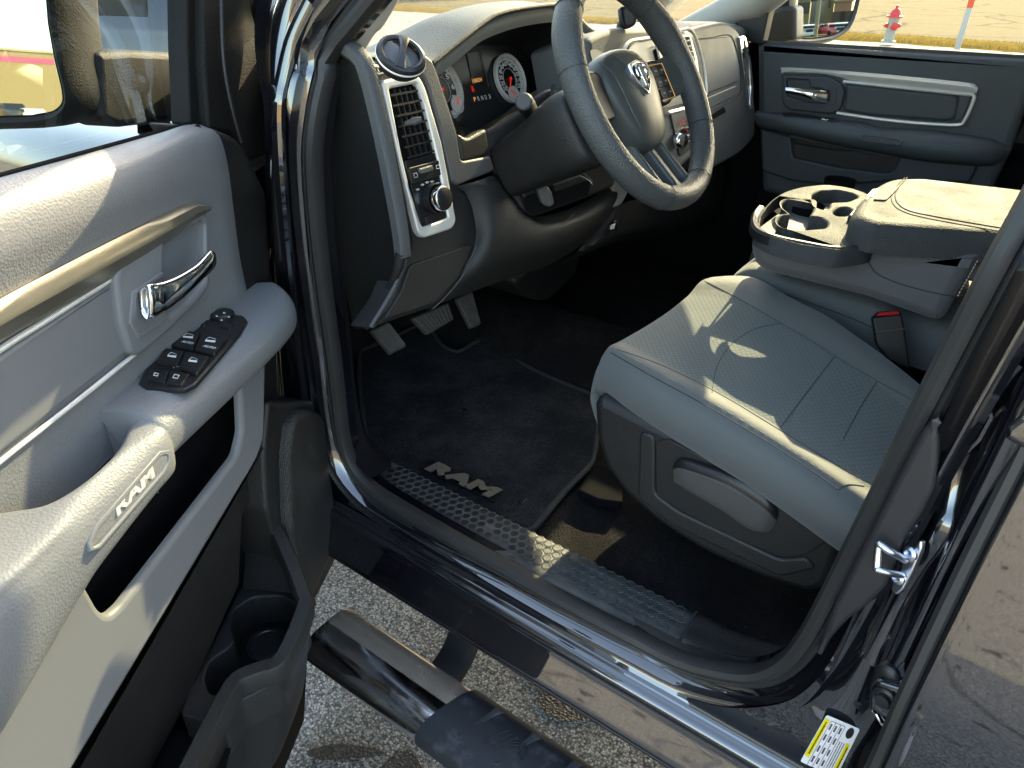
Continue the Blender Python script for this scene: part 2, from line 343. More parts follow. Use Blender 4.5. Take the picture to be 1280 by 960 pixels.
class MB:
    """collects surfaces; build() links them as one mesh object"""
    def __init__(s): s.v = []; s.f = []; s.m = []; s.mi = 0; s.flat = set()
    def add(s, vs, fs):
        n = len(s.v); s.v += [tuple(p) for p in vs]; s.f += [tuple(i+n for i in f) for f in fs]; s.m += [s.mi]*len(fs)
        return s
    def grid(s, rows, cu=False, cv=False):
        nu, nv = len(rows), len(rows[0]); fs = []
        for i in range(nu if cu else nu-1):
            for j in range(nv if cv else nv-1):
                a, b = i*nv+j, i*nv+(j+1) % nv; c, d = ((i+1) % nu)*nv+(j+1) % nv, ((i+1) % nu)*nv+j
                fs.append((a, b, c, d))
        return s.add([p for r in rows for p in r], fs)
    def cap(s, ring):
        t = tessellate_polygon([[V(p) for p in ring]]); return s.add(ring, [tuple(x) for x in t])
    def box(s, c, d, rot=None, r=0.0):
        """rounded box centre c, size d"""
        c = V(c); hx, hy, hz = d[0]/2, d[1]/2, d[2]/2
        M = rot if rot is not None else Matrix.Identity(3)
        r = min(r, hx*.98, hy*.98, hz*.98)
        if r <= 0:
            vs = [c+M@V((sx*hx, sy*hy, sz*hz)) for sx in (-1, 1) for sy in (-1, 1) for sz in (-1, 1)]
            return s.add(vs, [(0, 1, 3, 2), (4, 6, 7, 5), (0, 4, 5, 1), (2, 3, 7, 6), (0, 2, 6, 4), (1, 5, 7, 3)])
        k = 4; rows = []
        lat = [-math.pi/2+math.pi/2*i/k for i in range(k+1)] + [math.pi/2*i/k for i in range(k+1)]
        for li, la in enumerate(lat):
            sz = -1 if li <= k else 1; row = []
            for q in range(4):
                for i in range(k+1):
                    lo = math.pi/2*(q+i/k)
                    qx = 1 if q in (0, 3) else -1; qy = 1 if q in (0, 1) else -1
                    row.append(c+M@V((qx*(hx-r)+r*math.cos(la)*math.cos(lo), qy*(hy-r)+r*math.cos(la)*math.sin(lo), sz*(hz-r)+r*math.sin(la))))
            rows.append(row)
        s.grid(rows, cv=True); s.cap(rows[0]); s.cap(rows[-1]); return s
    def tube(s, path, r, n=8, closed=False, cap=True):
        path = [V(p) for p in path]; rows = []
        m = len(path); up = None
        for i in range(m):
            if closed: t = path[(i+1) % m]-path[i-1]
            else: t = path[min(i+1, m-1)]-path[max(i-1, 0)]
            t.normalize()
            if up is None: up = t.orthogonal().normalized()
            up = (up-t*up.dot(t)).normalized(); w = t.cross(up)
            rr = r[i] if isinstance(r, (list, tuple)) else r
            rows.append([path[i]+(up*math.cos(2*math.pi*j/n)+w*math.sin(2*math.pi*j/n))*rr for j in range(n)])
        s.grid(rows, cu=closed, cv=True)
        if cap and not closed: s.cap(rows[0]); s.cap(rows[-1])
        return s
    def sweep(s, path, prof, ref, closed=False, cp=False, caps=False):
        """prof points (u, v): u along cross(tangent, ref), v along ref"""
        path = [V(p) for p in path]; ref = V(ref).normalized(); m = len(path); rows = []
        for i in range(m):
            t = (path[(i+1) % m]-path[i-1]) if closed else (path[min(i+1, m-1)]-path[max(i-1, 0)])
            t.normalize(); u = t.cross(ref).normalized()
            rows.append([path[i]+u*p[0]+ref*p[1] for p in prof])
        s.grid(rows, cu=closed, cv=cp)
        if caps: s.cap(rows[0]); s.cap(rows[-1])
        return s
    def lathe(s, c, axis, prof, n=32, sx=1., sy=1., xref=None):
        """prof (r, h) along axis"""
        axis = V(axis).normalized(); x = (V(xref) if xref else axis.orthogonal()); x = (x-axis*x.dot(axis)).normalized(); y = axis.cross(x); c = V(c)
        rows = [[c+axis*h+(x*math.cos(2*math.pi*j/n)*sx+y*math.sin(2*math.pi*j/n)*sy)*r for j in range(n)] for r, h in prof]
        return s.grid(rows, cv=True)
    def plate(s, pts, n, t, bev=0., holes=(), seg=3, back=False):
        """solid plate: outline pts (3D, in one plane with normal n), thickness t behind, rounded front edges"""
        n = V(n).normalized(); pts = [V(p) for p in pts]
        x = n.orthogonal().normalized(); y = n.cross(x); o = pts[0].copy()
        def area(q): return .5*sum(q[i-1][0]*q[i][1]-q[i][0]*q[i-1][1] for i in range(len(q)))
        loops = []
        for k, lp in enumerate([pts]+[[V(p) for p in h] for h in holes]):
            q = [((p-o).dot(x), (p-o).dot(y)) for p in lp]
            if (area(q) > 0) != (k == 0): q = q[::-1]
            loops.append(q)
        h0 = sum((p-o).dot(n) for p in pts)/len(pts)
        def off(q, d):
            r = []; m = len(q)
            for i in range(m):
                ax, ay = q[i][0]-q[i-1][0], q[i][1]-q[i-1][1]; bx, by = q[(i+1) % m][0]-q[i][0], q[(i+1) % m][1]-q[i][1]
                la = math.hypot(ax, ay) or 1e-9; lb = math.hypot(bx, by) or 1e-9
                nx, ny = -ay/la-by/lb, ax/la+bx/lb; l = math.hypot(nx, ny) or 1e-9
                nx /= l; ny /= l; c = max(.45, nx*(-ay/la)+ny*(ax/la))
                r.append((q[i][0]+nx*d/c, q[i][1]+ny*d/c))
            return r
        def to3(q, h): return [o+x*p[0]+y*p[1]+n*(h+h0) for p in q]
        tops = []
        for q in loops:
            rings = [to3(q, -t)]
            if bev > 0:
                for i in range(seg+1):
                    a = math.pi/2*i/seg; rings.append(to3(off(q, bev*(1-math.cos(a))), -bev+bev*math.sin(a)))
            else: rings.append(to3(q, 0))
            s.grid(rings, cv=True); tops.append(rings[-1])
            if back: s.cap(rings[0])
        tt = tessellate_polygon(tops); flat = [p for r in tops for p in r]
        s.flat |= set(range(len(s.f), len(s.f)+len(tt)))
        s.add(flat, [tuple(f) for f in tt]); return s
    def build(s, name, mats, parent=None, label=None, angle=38):
        me = bpy.data.meshes.new(name); me.from_pydata(s.v, [], s.f)
        ms = mats if isinstance(mats, (list, tuple)) else [mats]
        me.polygons.foreach_set('material_index', s.m); me.polygons.foreach_set('use_smooth', [i not in s.flat for i in range(len(s.f))]); me.update()
        import bmesh
        bm = bmesh.new(); bm.from_mesh(me)
        bmesh.ops.remove_doubles(bm, verts=bm.verts, dist=2e-5)
        bmesh.ops.recalc_face_normals(bm, faces=bm.faces)
        bm.to_mesh(me); bm.free()
        return link(name, me, ms, parent, label, angle)

def fil(pts, r=6, k=5):
    """round the corners of a 2D/3D polygon; a point may carry its own radius as a third entry when 2D"""
    out = []; m = len(pts)
    P = [V((p[0], p[1], 0)) if len(p) < 3 or not isinstance(pts[0], Vector) else p for p in pts]
    R = [(p[2] if (len(p) > 2 and not isinstance(p, Vector)) else r) for p in pts]
    for i in range(m):
        a, b, c = P[i-1], P[i], P[(i+1) % m]
        d1, d2 = (a-b), (c-b); l1, l2 = d1.length, d2.length
        q = min(R[i], l1*.48, l2*.48)
        if q <= 1e-6: out.append(b); continue
        s, e = b+d1*(q/l1), b+d2*(q/l2)
        for j in range(k+1):
            t = j/k; out.append(s*(1-t)**2+b*2*t*(1-t)+e*t*t)
    return out
def cr(pts, n=6, closed=False):
    """catmull-rom through points (any dimension tuples/Vectors)"""
    P = [V(p) if not isinstance(p, Vector) else p for p in pts]; m = len(P); out = []
    for i in range(m if closed else m-1):
        p0, p1, p2, p3 = (P[(i-1) % m], P[i], P[(i+1) % m], P[(i+2) % m]) if closed else (P[max(i-1, 0)], P[i], P[i+1], P[min(i+2, m-1)])
        for j in range(n):
            t = j/n
            out.append(.5*((2*p1)+(p2-p0)*t+(2*p0-5*p1+4*p2-p3)*t*t+(3*p1-p0-3*p2+p3)*t**3))
    if not closed: out.append(P[-1])
    return out
def sgrid(rows, nu=4, nv=4, cv=False):
    a = [cr(r, nv, cv) for r in rows]
    cols = [cr([a[i][j] for i in range(len(a))], nu) for j in range(len(a[0]))]
    return [[cols[j][i] for j in range(len(cols))] for i in range(len(cols[0]))]
def px(surf, pts, off=0.): return [surf(p[0], p[1], off) for p in pts]
def pl(name, mt, parent, surf, pts, t=.01, bev=.002, r=5, off=0., holes=(), hr=4, seg=3, label=None, back=False):
    """plate traced on a real plane of the truck"""
    o = fil(pts, r) if r else [V((p[0], p[1], 0)) for p in pts]
    hs = [px(surf, fil(h, hr) if hr else h, off) for h in holes]
    return MB().plate(px(surf, o, off), surf.n, t, bev, hs, seg, back).build(name, mt, parent, label)
def tb(name, mt, parent, pts, r=.001, n=6, closed=False, label=None):
    return MB().tube(pts, r, n, closed).build(name, mt, parent, label)
def bvh(o):
    me = o.data; return BVHTree.FromPolygons([v.co for v in me.vertices], [tuple(p.vertices) for p in me.polygons])
def drape(tree, pts, lift=.0005, n=8):
    out = []
    for p in cr([V((q[0], q[1], 0)) for q in pts], n):
        d = ray(p.x, p.y).normalized(); h = tree.ray_cast(EYE, d)
        if h[0] is not None:
            nn = h[1] if h[1].dot(d) < 0 else -h[1]
            out.append(h[0]+nn*lift)
    return out
FCACHE = {}
def text(name, s, mt, parent, a, b, up, h=None, bold=.0, shear=0., ext=.0006, mono=False):
    """flat lettering from baseline point a to baseline end b, up roughly along up"""
    cu = bpy.data.curves.new('f', 'FONT'); cu.body = s; cu.size = 1; cu.offset = bold; cu.shear = shear; cu.extrude = 0; cu.resolution_u = 2
    ob = bpy.data.objects.new('f', cu); COL.objects.link(ob)
    dg = bpy.context.evaluated_depsgraph_get(); me = bpy.data.meshes.new_from_object(ob.evaluated_get(dg))
    bpy.data.objects.remove(ob)
    xs = [v.co.x for v in me.vertices]; ys = [v.co.y for v in me.vertices]
    x0, x1, y1 = min(xs), max(xs), max(max(ys), .3)
    a, b = V(a), V(b); X = b-a; L = X.length; X.normalize(); up = V(up); up = (up-X*up.dot(X)).normalized(); Z = X.cross(up)
    if h is None: h = L/(x1-x0)*y1
    n0 = len(me.vertices)
    vs = [a+X*((v.co.x-x0)/(x1-x0)*L)+up*(v.co.y/y1*h) for v in me.vertices]
    fs = [tuple(p.vertices) for p in me.polygons]
    q = MB(); q.add([p+Z*ext for p in vs], fs)
    if ext > .001:
        import bmesh
        q.add(vs, fs)
        # walls
        from collections import Counter
        c = Counter(); d = {}
        for f in fs:
            for i in range(len(f)):
                e = (f[i-1], f[i]); c[frozenset(e)] += 1; d[frozenset(e)] = e
        for k, cnt in c.items():
            if cnt == 1:
                i, j = d[k]; q.add([vs[i], vs[j], vs[j]+Z*ext, vs[i]+Z*ext], [(0, 1, 2, 3)])
    return q.build(name, mt, parent, angle=30)

# ------------------------------------------------------------------ setting
def body_y(z): return .75 + .30*max(0, z-1.36)
def onbody(p, q, out=0.):
    z = 1.0; w = None
    for _ in range(12):
        w = SY(body_y(z)-out)(p, q); z = w.z
    return w
m = MB(); m.add([(-140, -140, 0), (140, -140, 0), (140, 22.2, 0), (-140, 22.2, 0)], [(0, 1, 2, 3)])
g = m.build('ground', 'asphalt'); tag(g, 'weathered coarse asphalt parking lot with dark tar stains', kind='structure')
m = MB(); m.grid([[(x, 24.4, .02), (x, 160, .5)] for x in range(-160, 161, 20)])
tag(m.build('road', 'road'), 'sunlit tan asphalt road beyond the grass verge', kind='structure')
m = MB(); rows = []
for i in range(201):
    x = -60+i*.6; e = .25*math.sin(x*1.3)+.18*math.sin(x*3.1+1)
    rows.append([(x, 22.0+e*.5, -.01), (x, 22.3+e*.5, .05), (x, 23.2, .09), (x, 24.2+e, .07), (x, 24.6+e, .0)])
m.grid(rows)
for i in range(15000):
    x = random.uniform(-13, 8); y = random.uniform(21.9, 24.5); h = random.uniform(.03, .10); a = random.uniform(0, 6.28); w = .012
    z = .03
    m.mi = 1
    m.add([(x, y, z), (x+w*math.cos(a), y+w*math.sin(a), z), (x+random.uniform(-.05, .05), y+random.uniform(-.05, .05), z+h)], [(0, 1, 2)])
tag(m.build('grass', ['grass', 'dry_blade']), 'strip of dry yellow grass verge', kind='stuff')

# old tar and oil stains beside the truck
for pts_ in ([(655, 842), (690, 838), (712, 848), (700, 862), (668, 860)], [(672, 872), (700, 862), (735, 868), (765, 884), (748, 898), (712, 902), (684, 892)], [(384, 940), (420, 930), (470, 936), (480, 944), (440, 948), (400, 950)], [(478, 958), (500, 940), (520, 948), (530, 985), (490, 1000), (462, 985)]):
    q_ = [V((a_, b_, 0)) for a_, b_ in pts_]; o_ = []
    for p_ in cr(q_, 8, True):
        o_.append(SZ(.004)(p_.x+random.uniform(-1.6, 1.6), p_.y+random.uniform(-1.2, 1.2)))
    m = MB(); m.cap(o_); tag(m.build('ground_stain', 'tar'), 'dark tar stain on the asphalt', kind='structure')

# hydrant
def hydrant():
    c = V((0, 0, 0)); P = ray(1110, 53); t = -(H-.06)/P.z; p = EYE+P*t
    root = empty('fire_hydrant', p, 'fire hydrant with red bonnet and pale body standing in the dry grass', 'fire hydrant')
    L0 = p
    def at(v): return p+V(v)
    m = MB(); m.lathe(p, (0, 0, 1), [(0, 0), (.17, 0), (.17, .04), (.12, .05), (.115, .5), (.13, .52), (.13, .56), (.0, .56)], 28)
    m.build('barrel', 'hydrant_grey', root)
    m = MB(); m.lathe(at((0, 0, .56)), (0, 0, 1), [(.19, 0), (.19, .035), (.13, .05), (.125, .1), (.1, .16), (.055, .2), (.035, .21), (.035, .27), (.0, .275)], 28)
    for k in range(8):
        a = k*math.pi/4; m.box(at((.165*math.cos(a), .165*math.sin(a), .6)), (.025, .025, .03), r=.004)
    m.build('bonnet', 'hydrant_red', root)
    d = V((.45, -.9, 0)).normalized(); e = V((d.y, -d.x, 0))
    m = MB(); m.lathe(p+V((0, 0, .37))+d*.1, d, [(.09, 0), (.09, .03), (.075, .03), (.075, .07)], 24); m.build('pumper_neck', 'hydrant_grey', root)
    m = MB(); m.lathe(p+V((0, 0, .37))+d*.17, d, [(.088, 0), (.088, .05), (.06, .06), (.03, .065), (.03, .09), (0, .09)], 24); m.build('pumper_cap', 'hydrant_red', root)
    for s in (1, -1):
        m = MB(); m.lathe(p+V((0, 0, .38))+e*.1*s, e*s, [(.055, 0), (.055, .03), (.05, .03), (.05, .07), (.035, .08), (.02, .085), (.02, .11), (0, .11)], 20); m.build('side_cap', 'hydrant_red', root)
hydrant()
def marker():
    P = ray(1196, 62); t = -(H-.06)/P.z; p = EYE+P*t
    root = empty('marker_post', p, 'thin white marker post with an orange upper half right of the hydrant', 'marker post')
    m = MB(); m.box(p+V((0, 0, .43)), (.12, .05, .86), r=.01); m.build('post', 'post_white', root)
    m = MB(); m.box(p+V((0, 0, 1.20)), (.125, .055, .68), r=.012); m.build('band', 'orange_band', root)
marker()

# ------------------------------------------------------------------ truck
TR = empty('pickup_truck', (0.3, 1.64, 0), 'dark blue crew-cab pickup truck seen through its wide open front door', 'pickup truck')
def mir(p): return V((p[0], 3.28-p[1], p[2]))

# door opening loop (driver side)
seal_px = [(424, 50), (408, 95), (398, 140), (393, 185), (394, 235), (398, 290), (404, 345), (411, 400), (418, 450), (424, 505), (430, 550), (441, 582), (462, 607), (492, 628),
           (560, 668), (620, 702), (680, 736), (740, 768), (800, 799), (850, 824), (900, 838), (945, 842), (980, 828), (1006, 800), (1028, 763), (1063, 695), (1106, 610), (1159, 503), (1211, 402), (1253, 322), (1290, 255)]
loop = [onbody(*p) for p in seal_px]
loop += [V((.030, body_y(1.55), 1.55)), V((.05, body_y(1.70), 1.70)), V((.04, body_y(1.80), 1.79)), V((-.02, body_y(1.85), 1.835)), V((-.2, body_y(1.86), 1.855)), V((-.38, body_y(1.84), 1.835)), V((-.52, body_y(1.80), 1.78)), V((-.66, body_y(1.68), 1.67))]
loop = cr(loop, 3, True)
REF = V((0, -1, 0))
def loop_sweep(name, prof, mt, label=None, cp=False):
    return MB().sweep(loop, prof, REF, closed=True, cp=cp).build(name, mt, TR, label)
# u>0 is ? decided so that +u points outward from the opening
t0 = (loop[1]-loop[-1]).normalized(); cen = V((-.45, .75, 1.2)); sg = 1 if t0.cross(REF).dot(loop[0]-cen) > 0 else -1
def pf(l): return [(sg*u, v) for u, v in l]
loop_sweep('door_seal', pf([(-.010, -.010), (-.013, .002), (-.009, .013), (-.001, .017), (.007, .014), (.009, .009), (.013, .012), (.018, .009), (.020, .002), (.017, -.006)]), 'rubber')
loop_sweep('opening_flange', pf([(-.006, -.03), (-.004, -.008), (.0, -.006), (.014, -.006), (.019, -.004), (.030, .004), (.034, .010), (.037, .0195), (.042, .0205), (.045, .0225), (.050, .026)]), 'paint')

# rocker
rk = [(.775, .640), (.762, .632), (.752, .626), (.741, .618), (.734, .612), (.729, .611), (.726, .6065), (.7215, .6045), (.718, .6005), (.7125, .5985), (.707, .5945), (.7035, .589), (.7030, .580), (.7015, .5755), (.700, .571), (.6946, .5587), (.6892, .5464), (.6838, .5341), (.6784, .5218), (.677, .516), (.678, .514), (.6765, .508), (.684, .500), (.70, .497), (.76, .50)]
rkc = cr([V((0, y, z)) for y, z in rk], 3)
m = MB(); m.grid([[(x, p.y, p.z) for p in rkc] for x in [-1.30+.06*i for i in range(52)]])
m.build('rocker_panel', 'paint', TR, 'dark blue rocker panel with ribbed step below the door opening')

# B-pillar jamb, between opening and rear door
def bp(p, q, o=0.): return onbody(p, q, .026+o)
jl = [(858, 872), (905, 884), (950, 884), (990, 874), (1024, 846), (1052, 800), (1085, 728), (1125, 640), (1178, 528), (1225, 430), (1268, 345), (1300, 284)]
jr = [(900, 985), (960, 1015), (1030, 1030), (1090, 1010), (1125, 975), (1165, 905), (1205, 820), (1250, 725), (1300, 620), (1360, 500), (1420, 390), (1480, 290)]
rows = []
for i, (a, b) in enumerate(zip(jl, jr)):
    A, B = bp(*a), bp(*b)
    row = []
    for k in range(7):
        f = k/6; p = A.lerp(B, f)
        up = max(0., min(1., (i-3)/3.))
        # channel beside the seal, raised rib, then recess beside the rear door
        prof = [0, .030, .034, -.004, .000, .03, .055][k]
        p.y += prof*up
        row.append(p)
    rows.append(row)
# extend to roof
for z, x in ((1.55, .05), (1.7, .07), (1.86, .06)):
    rows.append([V((x+.03+.03*k, body_y(z)-.026+[0, .030, .034, -.004, .0, .03, .055][k], z)) for k in range(7)])
G = sgrid(rows, 5, 4)
jamb = MB().grid(G).build('door_jamb', 'paint', TR, 'glossy dark jamb between front and rear door'); JB = bvh(jamb)

# trim panel strip of B-pillar (inside of channel) grey-black
m = MB()
st = [(1012, 800), (1040, 745), (1075, 668), (1110, 590), (1145, 515), (1168, 465)]
# front pillar jamb (hinge side)
hl = [(345, -60), (322, 0), (318, 45), (322, 90), (330, 140), (332, 250), (336, 380), (340, 520), (362, 640), (405, 720)]
hr = [(470, -60), (428, 0), (404, 50), (390, 95), (381, 140), (376, 200), (383, 300), (397, 430), (410, 540), (432, 640)]
rows = []
for i, (a, b) in enumerate(zip(hl, hr)):
    A, B = onbody(*a, .0), onbody(*b, .02)
    rows.append([A.lerp(B, k/6)+V((0, [.0, .005, -.012, -.016, .012, .022, 0][k], 0)) for k in range(7)])
MB().grid(sgrid(rows, 5, 4)).build('hinge_jamb', 'paint', TR, 'glossy hinge side jamb of the open door')
rib = [onbody(p, q, .028) for p, q in [(392, 0), (368, 50), (356, 95), (350, 130), (352, 200), (360, 300), (372, 420), (383, 520), (392, 600)]]
MB().sweep(cr(rib, 5), [(-.013, .0), (-.012, .007), (-.007, .011), (.007, .011), (.012, .007), (.013, 0)], REF).build('jamb_rib', 'paint', TR)
b0 = onbody(347, 113, .03)
m = MB(); m.lathe(b0, (0, -1, 0), [(.016, -.004), (.016, .002), (.012, .004), (.009, .0045), (.009, .012), (0, .0125)], 6*4); m.build('hinge_bolt', 'paint', TR)

# fenders and hood, one continuous nose
def nose(x):
    t = max(0, min(1, (-1.2-x)/1.6)); dz = -.03*t - .10*t**4
    y = .025*t**2
    h = [(.72+y, .50), (.695+y, .70), (.678+y, .95), (.675+y, 1.10), (.69+y, 1.19), (.735+y, 1.245), (.80+y, 1.27), (.88, 1.278), (.90, 1.268), (.915, 1.283), (1.0, 1.315), (1.15, 1.33), (1.3, 1.318), (1.64, 1.325)]
    h = [(a, b+dz) for a, b in h]
    return [V((x, a, b)) for a, b in h]+[V((x, 3.28-a, b)) for a, b in h[-2::-1]]
xs = [-1.10, -1.3, -1.6, -2.0, -2.4, -2.7, -2.85]
rows = [nose(x) for x in xs]
for p in rows[0]:
    if .9 < p.y < 2.38: p.x -= .28
for p in rows[1]:
    if .9 < p.y < 2.38: p.x -= .16
rows.append([V((-2.93, p.y, max(.5, p.z-.15))) for p in rows[-1]]); rows.append([V((-2.96, p.y, .6+.1*(p.z-.5))) for p in rows[-1]])
MB().grid(sgrid(rows, 3, 3)).build('hood', 'paint', TR, 'glossy dark hood and fenders')
# wheels
def wheel(x, y, sgn):
    m = MB(); m.lathe((x, y, .40), (0, sgn, 0), [(.22, -.22), (.37, -.22), (.40, -.19), (.405, -.1), (.40, -.02), (.37, 0), (.24, .0), (.23, -.02)], 40)
    w = m.build('wheel', 'tyre', TR); m = MB(); m.lathe((x, y, .40), (0, sgn, 0), [(.235, -.03), (.235, -.012), (.20, -.03), (.08, -.02), (.07, 0), (0, .0)], 30); r = m.build('rim', 'satin_silver', w)
for x in (-2.05, 1.95):
    wheel(x, .64, -1); wheel(x, 2.64, 1)
# cowl
m = MB(); m.grid([[(-1.12, y, 1.30), (-1.40+.5*((y-1.64)/.8)**2*.35, y, 1.33), (-1.26+.5*((y-1.64)/.8)**2*.35, y, 1.352)] for y in [.86+.13*i for i in range(13)]])
m.build('cowl', 'black_plastic', TR)
# windshield
def ws(u, v):  # u 0..1 across, v 0 bottom..1 top
    y0 = .84+(.16)*v; y = y0+(3.28-2*y0)*u; k = (2*u-1)**2
    return V((-1.42+.22*k+(.70-.06*k)*v, y, 1.36+.50*v+.012*math.sin(v*3.14)))
MB().grid([[ws(i/16, j/8) for j in range(9)] for i in range(17)]).build('windshield', 'window_glass', TR)
# roof with headliner
m = MB(); rr = []
for i in range(13):
    x = -.74+i*(2.05/12)
    rr.append([V((x, .955+1.37*j/10, 1.885+.045*(1-((j-5)/5.)**2)-.02*((i-6)/6)**2)) for j in range(11)])
m.grid(rr); m.build('roof', 'paint', TR, 'dark blue roof of the cab')
m = MB(); m.grid([[p-V((0, 0, .03)) for p in r] for r in rr]); m.build('headliner', 'headliner', TR)
for s in (0, 1):
    f = (lambda p: V(p)) if s == 0 else mir
    # roof rail
    m = MB(); m.tube([f((x, .925, 1.885-.02*((x-.3)/1)**2)) for x in [-.72, -.4, 0, .4, .8, 1.3]], .042, 10); m.build('roof_rail', 'paint', TR)
    # outer windshield pillar
    m = MB(); m.tube([f(p) for p in [(-1.34, .80, 1.30), (-1.2, .825, 1.44), (-1.02, .87, 1.62), (-.85, .91, 1.79), (-.72, .925, 1.88)]], [.035, .032, .030, .030, .036], 12)
    m.build('windshield_pillar', 'paint', TR)
    # pale inner pillar trim
if True:
    path = [SY(.835)(428, 84), SY(.838)(440, 55), SY(.845)(456, 28), SY(.86)(476, 2), V((-.74, .90, 1.70)), V((-.60, .93, 1.82))]
    m = MB(); m.tube(cr(path, 5), .021, 12); m.build('pillar_trim', 'headliner', TR, 'pale inner trim of the near windshield pillar')
    path = [V((-1.07, 2.44, 1.38)), V((-.84, 2.43, 1.51)), V((-.67, 2.40, 1.66)), V((-.52, 2.37, 1.84))]  # upper part, out of view, set rearward and thickened to block sun
    m = MB(); m.tube(cr(path, 5), [.05]*5+[.07]*5+[.085]*6, 12); m.build('pillar_trim', 'headliner', TR, 'pale inner trim of the far windshield pillar')
    m = MB(); m.tube(cr([V((-.64, 2.38, 1.60)), V((-.59, 2.33, 1.61)), V((-.50, 2.30, 1.68)), V((-.42, 2.28, 1.76)), V((-.44, 2.33, 1.80))], 5), .026, 10); m.build('sun_block_handle', 'headliner', TR)  # handle added out of view to block sun behind the far pillar
# firewall, floor, rear wall
m = MB()
fr = [(-1.60, 1.20), (-1.58, .98), (-1.47, .74), (-1.36, .62), (-1.25, .582), (-1.0, .58), (-.5, .58), (-.1, .578), (.3, .58), (1.25, .60)]
ys = [.80, .86, .95, 1.1, 1.25, 1.4, 1.5, 1.6, 1.72, 1.84, 2.0, 2.2, 2.36, 2.46]
rows = []
for x, z in fr:
    r = []
    for y in ys:
        h = math.exp(-((y-1.64)/.15)**4)*.10
        r.append(V((x, y, z+h+(.045 if y < .83 else 0))))
    rows.append(r)
cf = MB().grid(sgrid(rows, 3, 3)).build('carpet', 'carpet', TR, 'black carpeted floor with crumbs')
m = MB(); m.add([(-1.6, .8, 1.1), (-1.6, 2.5, 1.1), (-1.5, 2.5, 1.36), (-1.5, .8, 1.36)], [(0, 1, 2, 3)]); m.build('firewall', 'black_matte', TR)
m = MB()
P = [(1.30, .80, .55), (1.30, 2.48, .55), (1.30, 2.48, 1.40), (1.25, 2.35, 1.88), (1.25, .93, 1.88), (1.30, .80, 1.40)]
Hh = [(1.30, 1.0, 1.42), (1.30, 2.28, 1.42), (1.26, 2.2, 1.82), (1.26, 1.08, 1.82)]
m.add(P[:3]+[P[5]], [(0, 1, 2, 3)]); m.add([P[5], Hh[0], Hh[3], P[4]], [(0, 1, 2, 3)]); m.add([P[2], Hh[1], Hh[2], P[3]], [(0, 1, 2, 3)])
m.add([P[4], Hh[3], Hh[2], P[3]], [(0, 1, 2, 3)]); m.add([P[5], P[2], Hh[1], Hh[0]], [(0, 1, 2, 3)])
m.build('rear_wall', 'black_plastic', TR)
m = MB(); m.add(Hh, [(0, 1, 2, 3)]); m.build('rear_window', 'rear_tint', TR)
# inner kick panel / foot well side near (front) and B-pillar inner trim
m = MB(); q = [(416, 40), (402, 95), (396, 185), (400, 300), (414, 420), (428, 530), (444, 575), (470, 600)]
rows = []
for p in q:
    A = onbody(*p)
    rows.append([A+V((-.012, .0, 0)), A+V((-.008, .02, 0)), A+V((-.03, .07, 0)), A+V((-.30, .075, -.02))])
MB().grid(sgrid(rows, 4, 2)).build('kick_panel', 'black_matte', TR, 'black inner foot well side panel')
m = MB(); q = [(1000, 805), (1040, 735), (1090, 625), (1140, 520), (1200, 398), (1275, 250)]
rows = []
for p in q:
    A = onbody(*p); rows.append([A+V((.012, 0, 0)), A+V((.006, .03, 0)), A+V((.02, .085, 0)), A+V((.15, .09, 0))])
A = V((.05, body_y(1.8), 1.8)); rows.append([A, A+V((0, .03, 0)), A+V((.02, .08, 0)), A+V((.15, .09, 0))])
MB().grid(sgrid(rows, 4, 3)).build('pillar_cover', 'dash_slate', TR)
# rear door skin (closed)
def dy_(z): return .650+(.0 if z < .75 else .55*(z-.75)**2 if z < .95 else .022+.22*(z-.95))
def rd(p, q):
    w = SY(.68)(p, q)
    for _ in range(8): w = SY(dy_(w.z))(p, q)
    return w
e = [rd(1092, 975), rd(1130, 890), rd(1160, 825), rd(1200, 742), rd(1240, 662), rd(1284, 575)]
lo = V((e[0].x-.03, .69, .52)); d = (e[-1]-e[0]).normalized()
edge = [e[0]-d*.22]+e+[e[-1]+d*.1]
edge = [p for p in edge]
rows = []
for p in edge:
    z = p.z; r = []
    for dx, dy in ((0, .035), (0, .012), (.003, .004), (.010, 0), (.04, -.002), (.15, -.006), (.35, -.01), (.65, -.012), (.95, -.004)):
        r.append(V((p.x+dx, dy_(z)+dy, z)))
    rows.append(r)
rdoor = MB().grid(sgrid(rows, 5, 4)).build('rear_door', 'paint', TR, 'closed rear door skin mirroring sky and ground'); RB = bvh(rdoor)
sp = [V((p.x-.006, dy_(p.z)+.008, p.z)) for p in edge]
MB().sweep(cr(sp, 4), [(-.006, -.010), (-.007, .004), (-.003, .009), (.004, .009), (.008, .003), (.008, -.01)], REF).build('edge_seal', 'rubber', rdoor)
MB().grid([[V((.12, .72, 1.37)), V((.14, .80, 1.84))], [V((1.1, .72, 1.37)), V((1.1, .80, 1.84))]]).build('window_pane', 'rear_tint', rdoor)
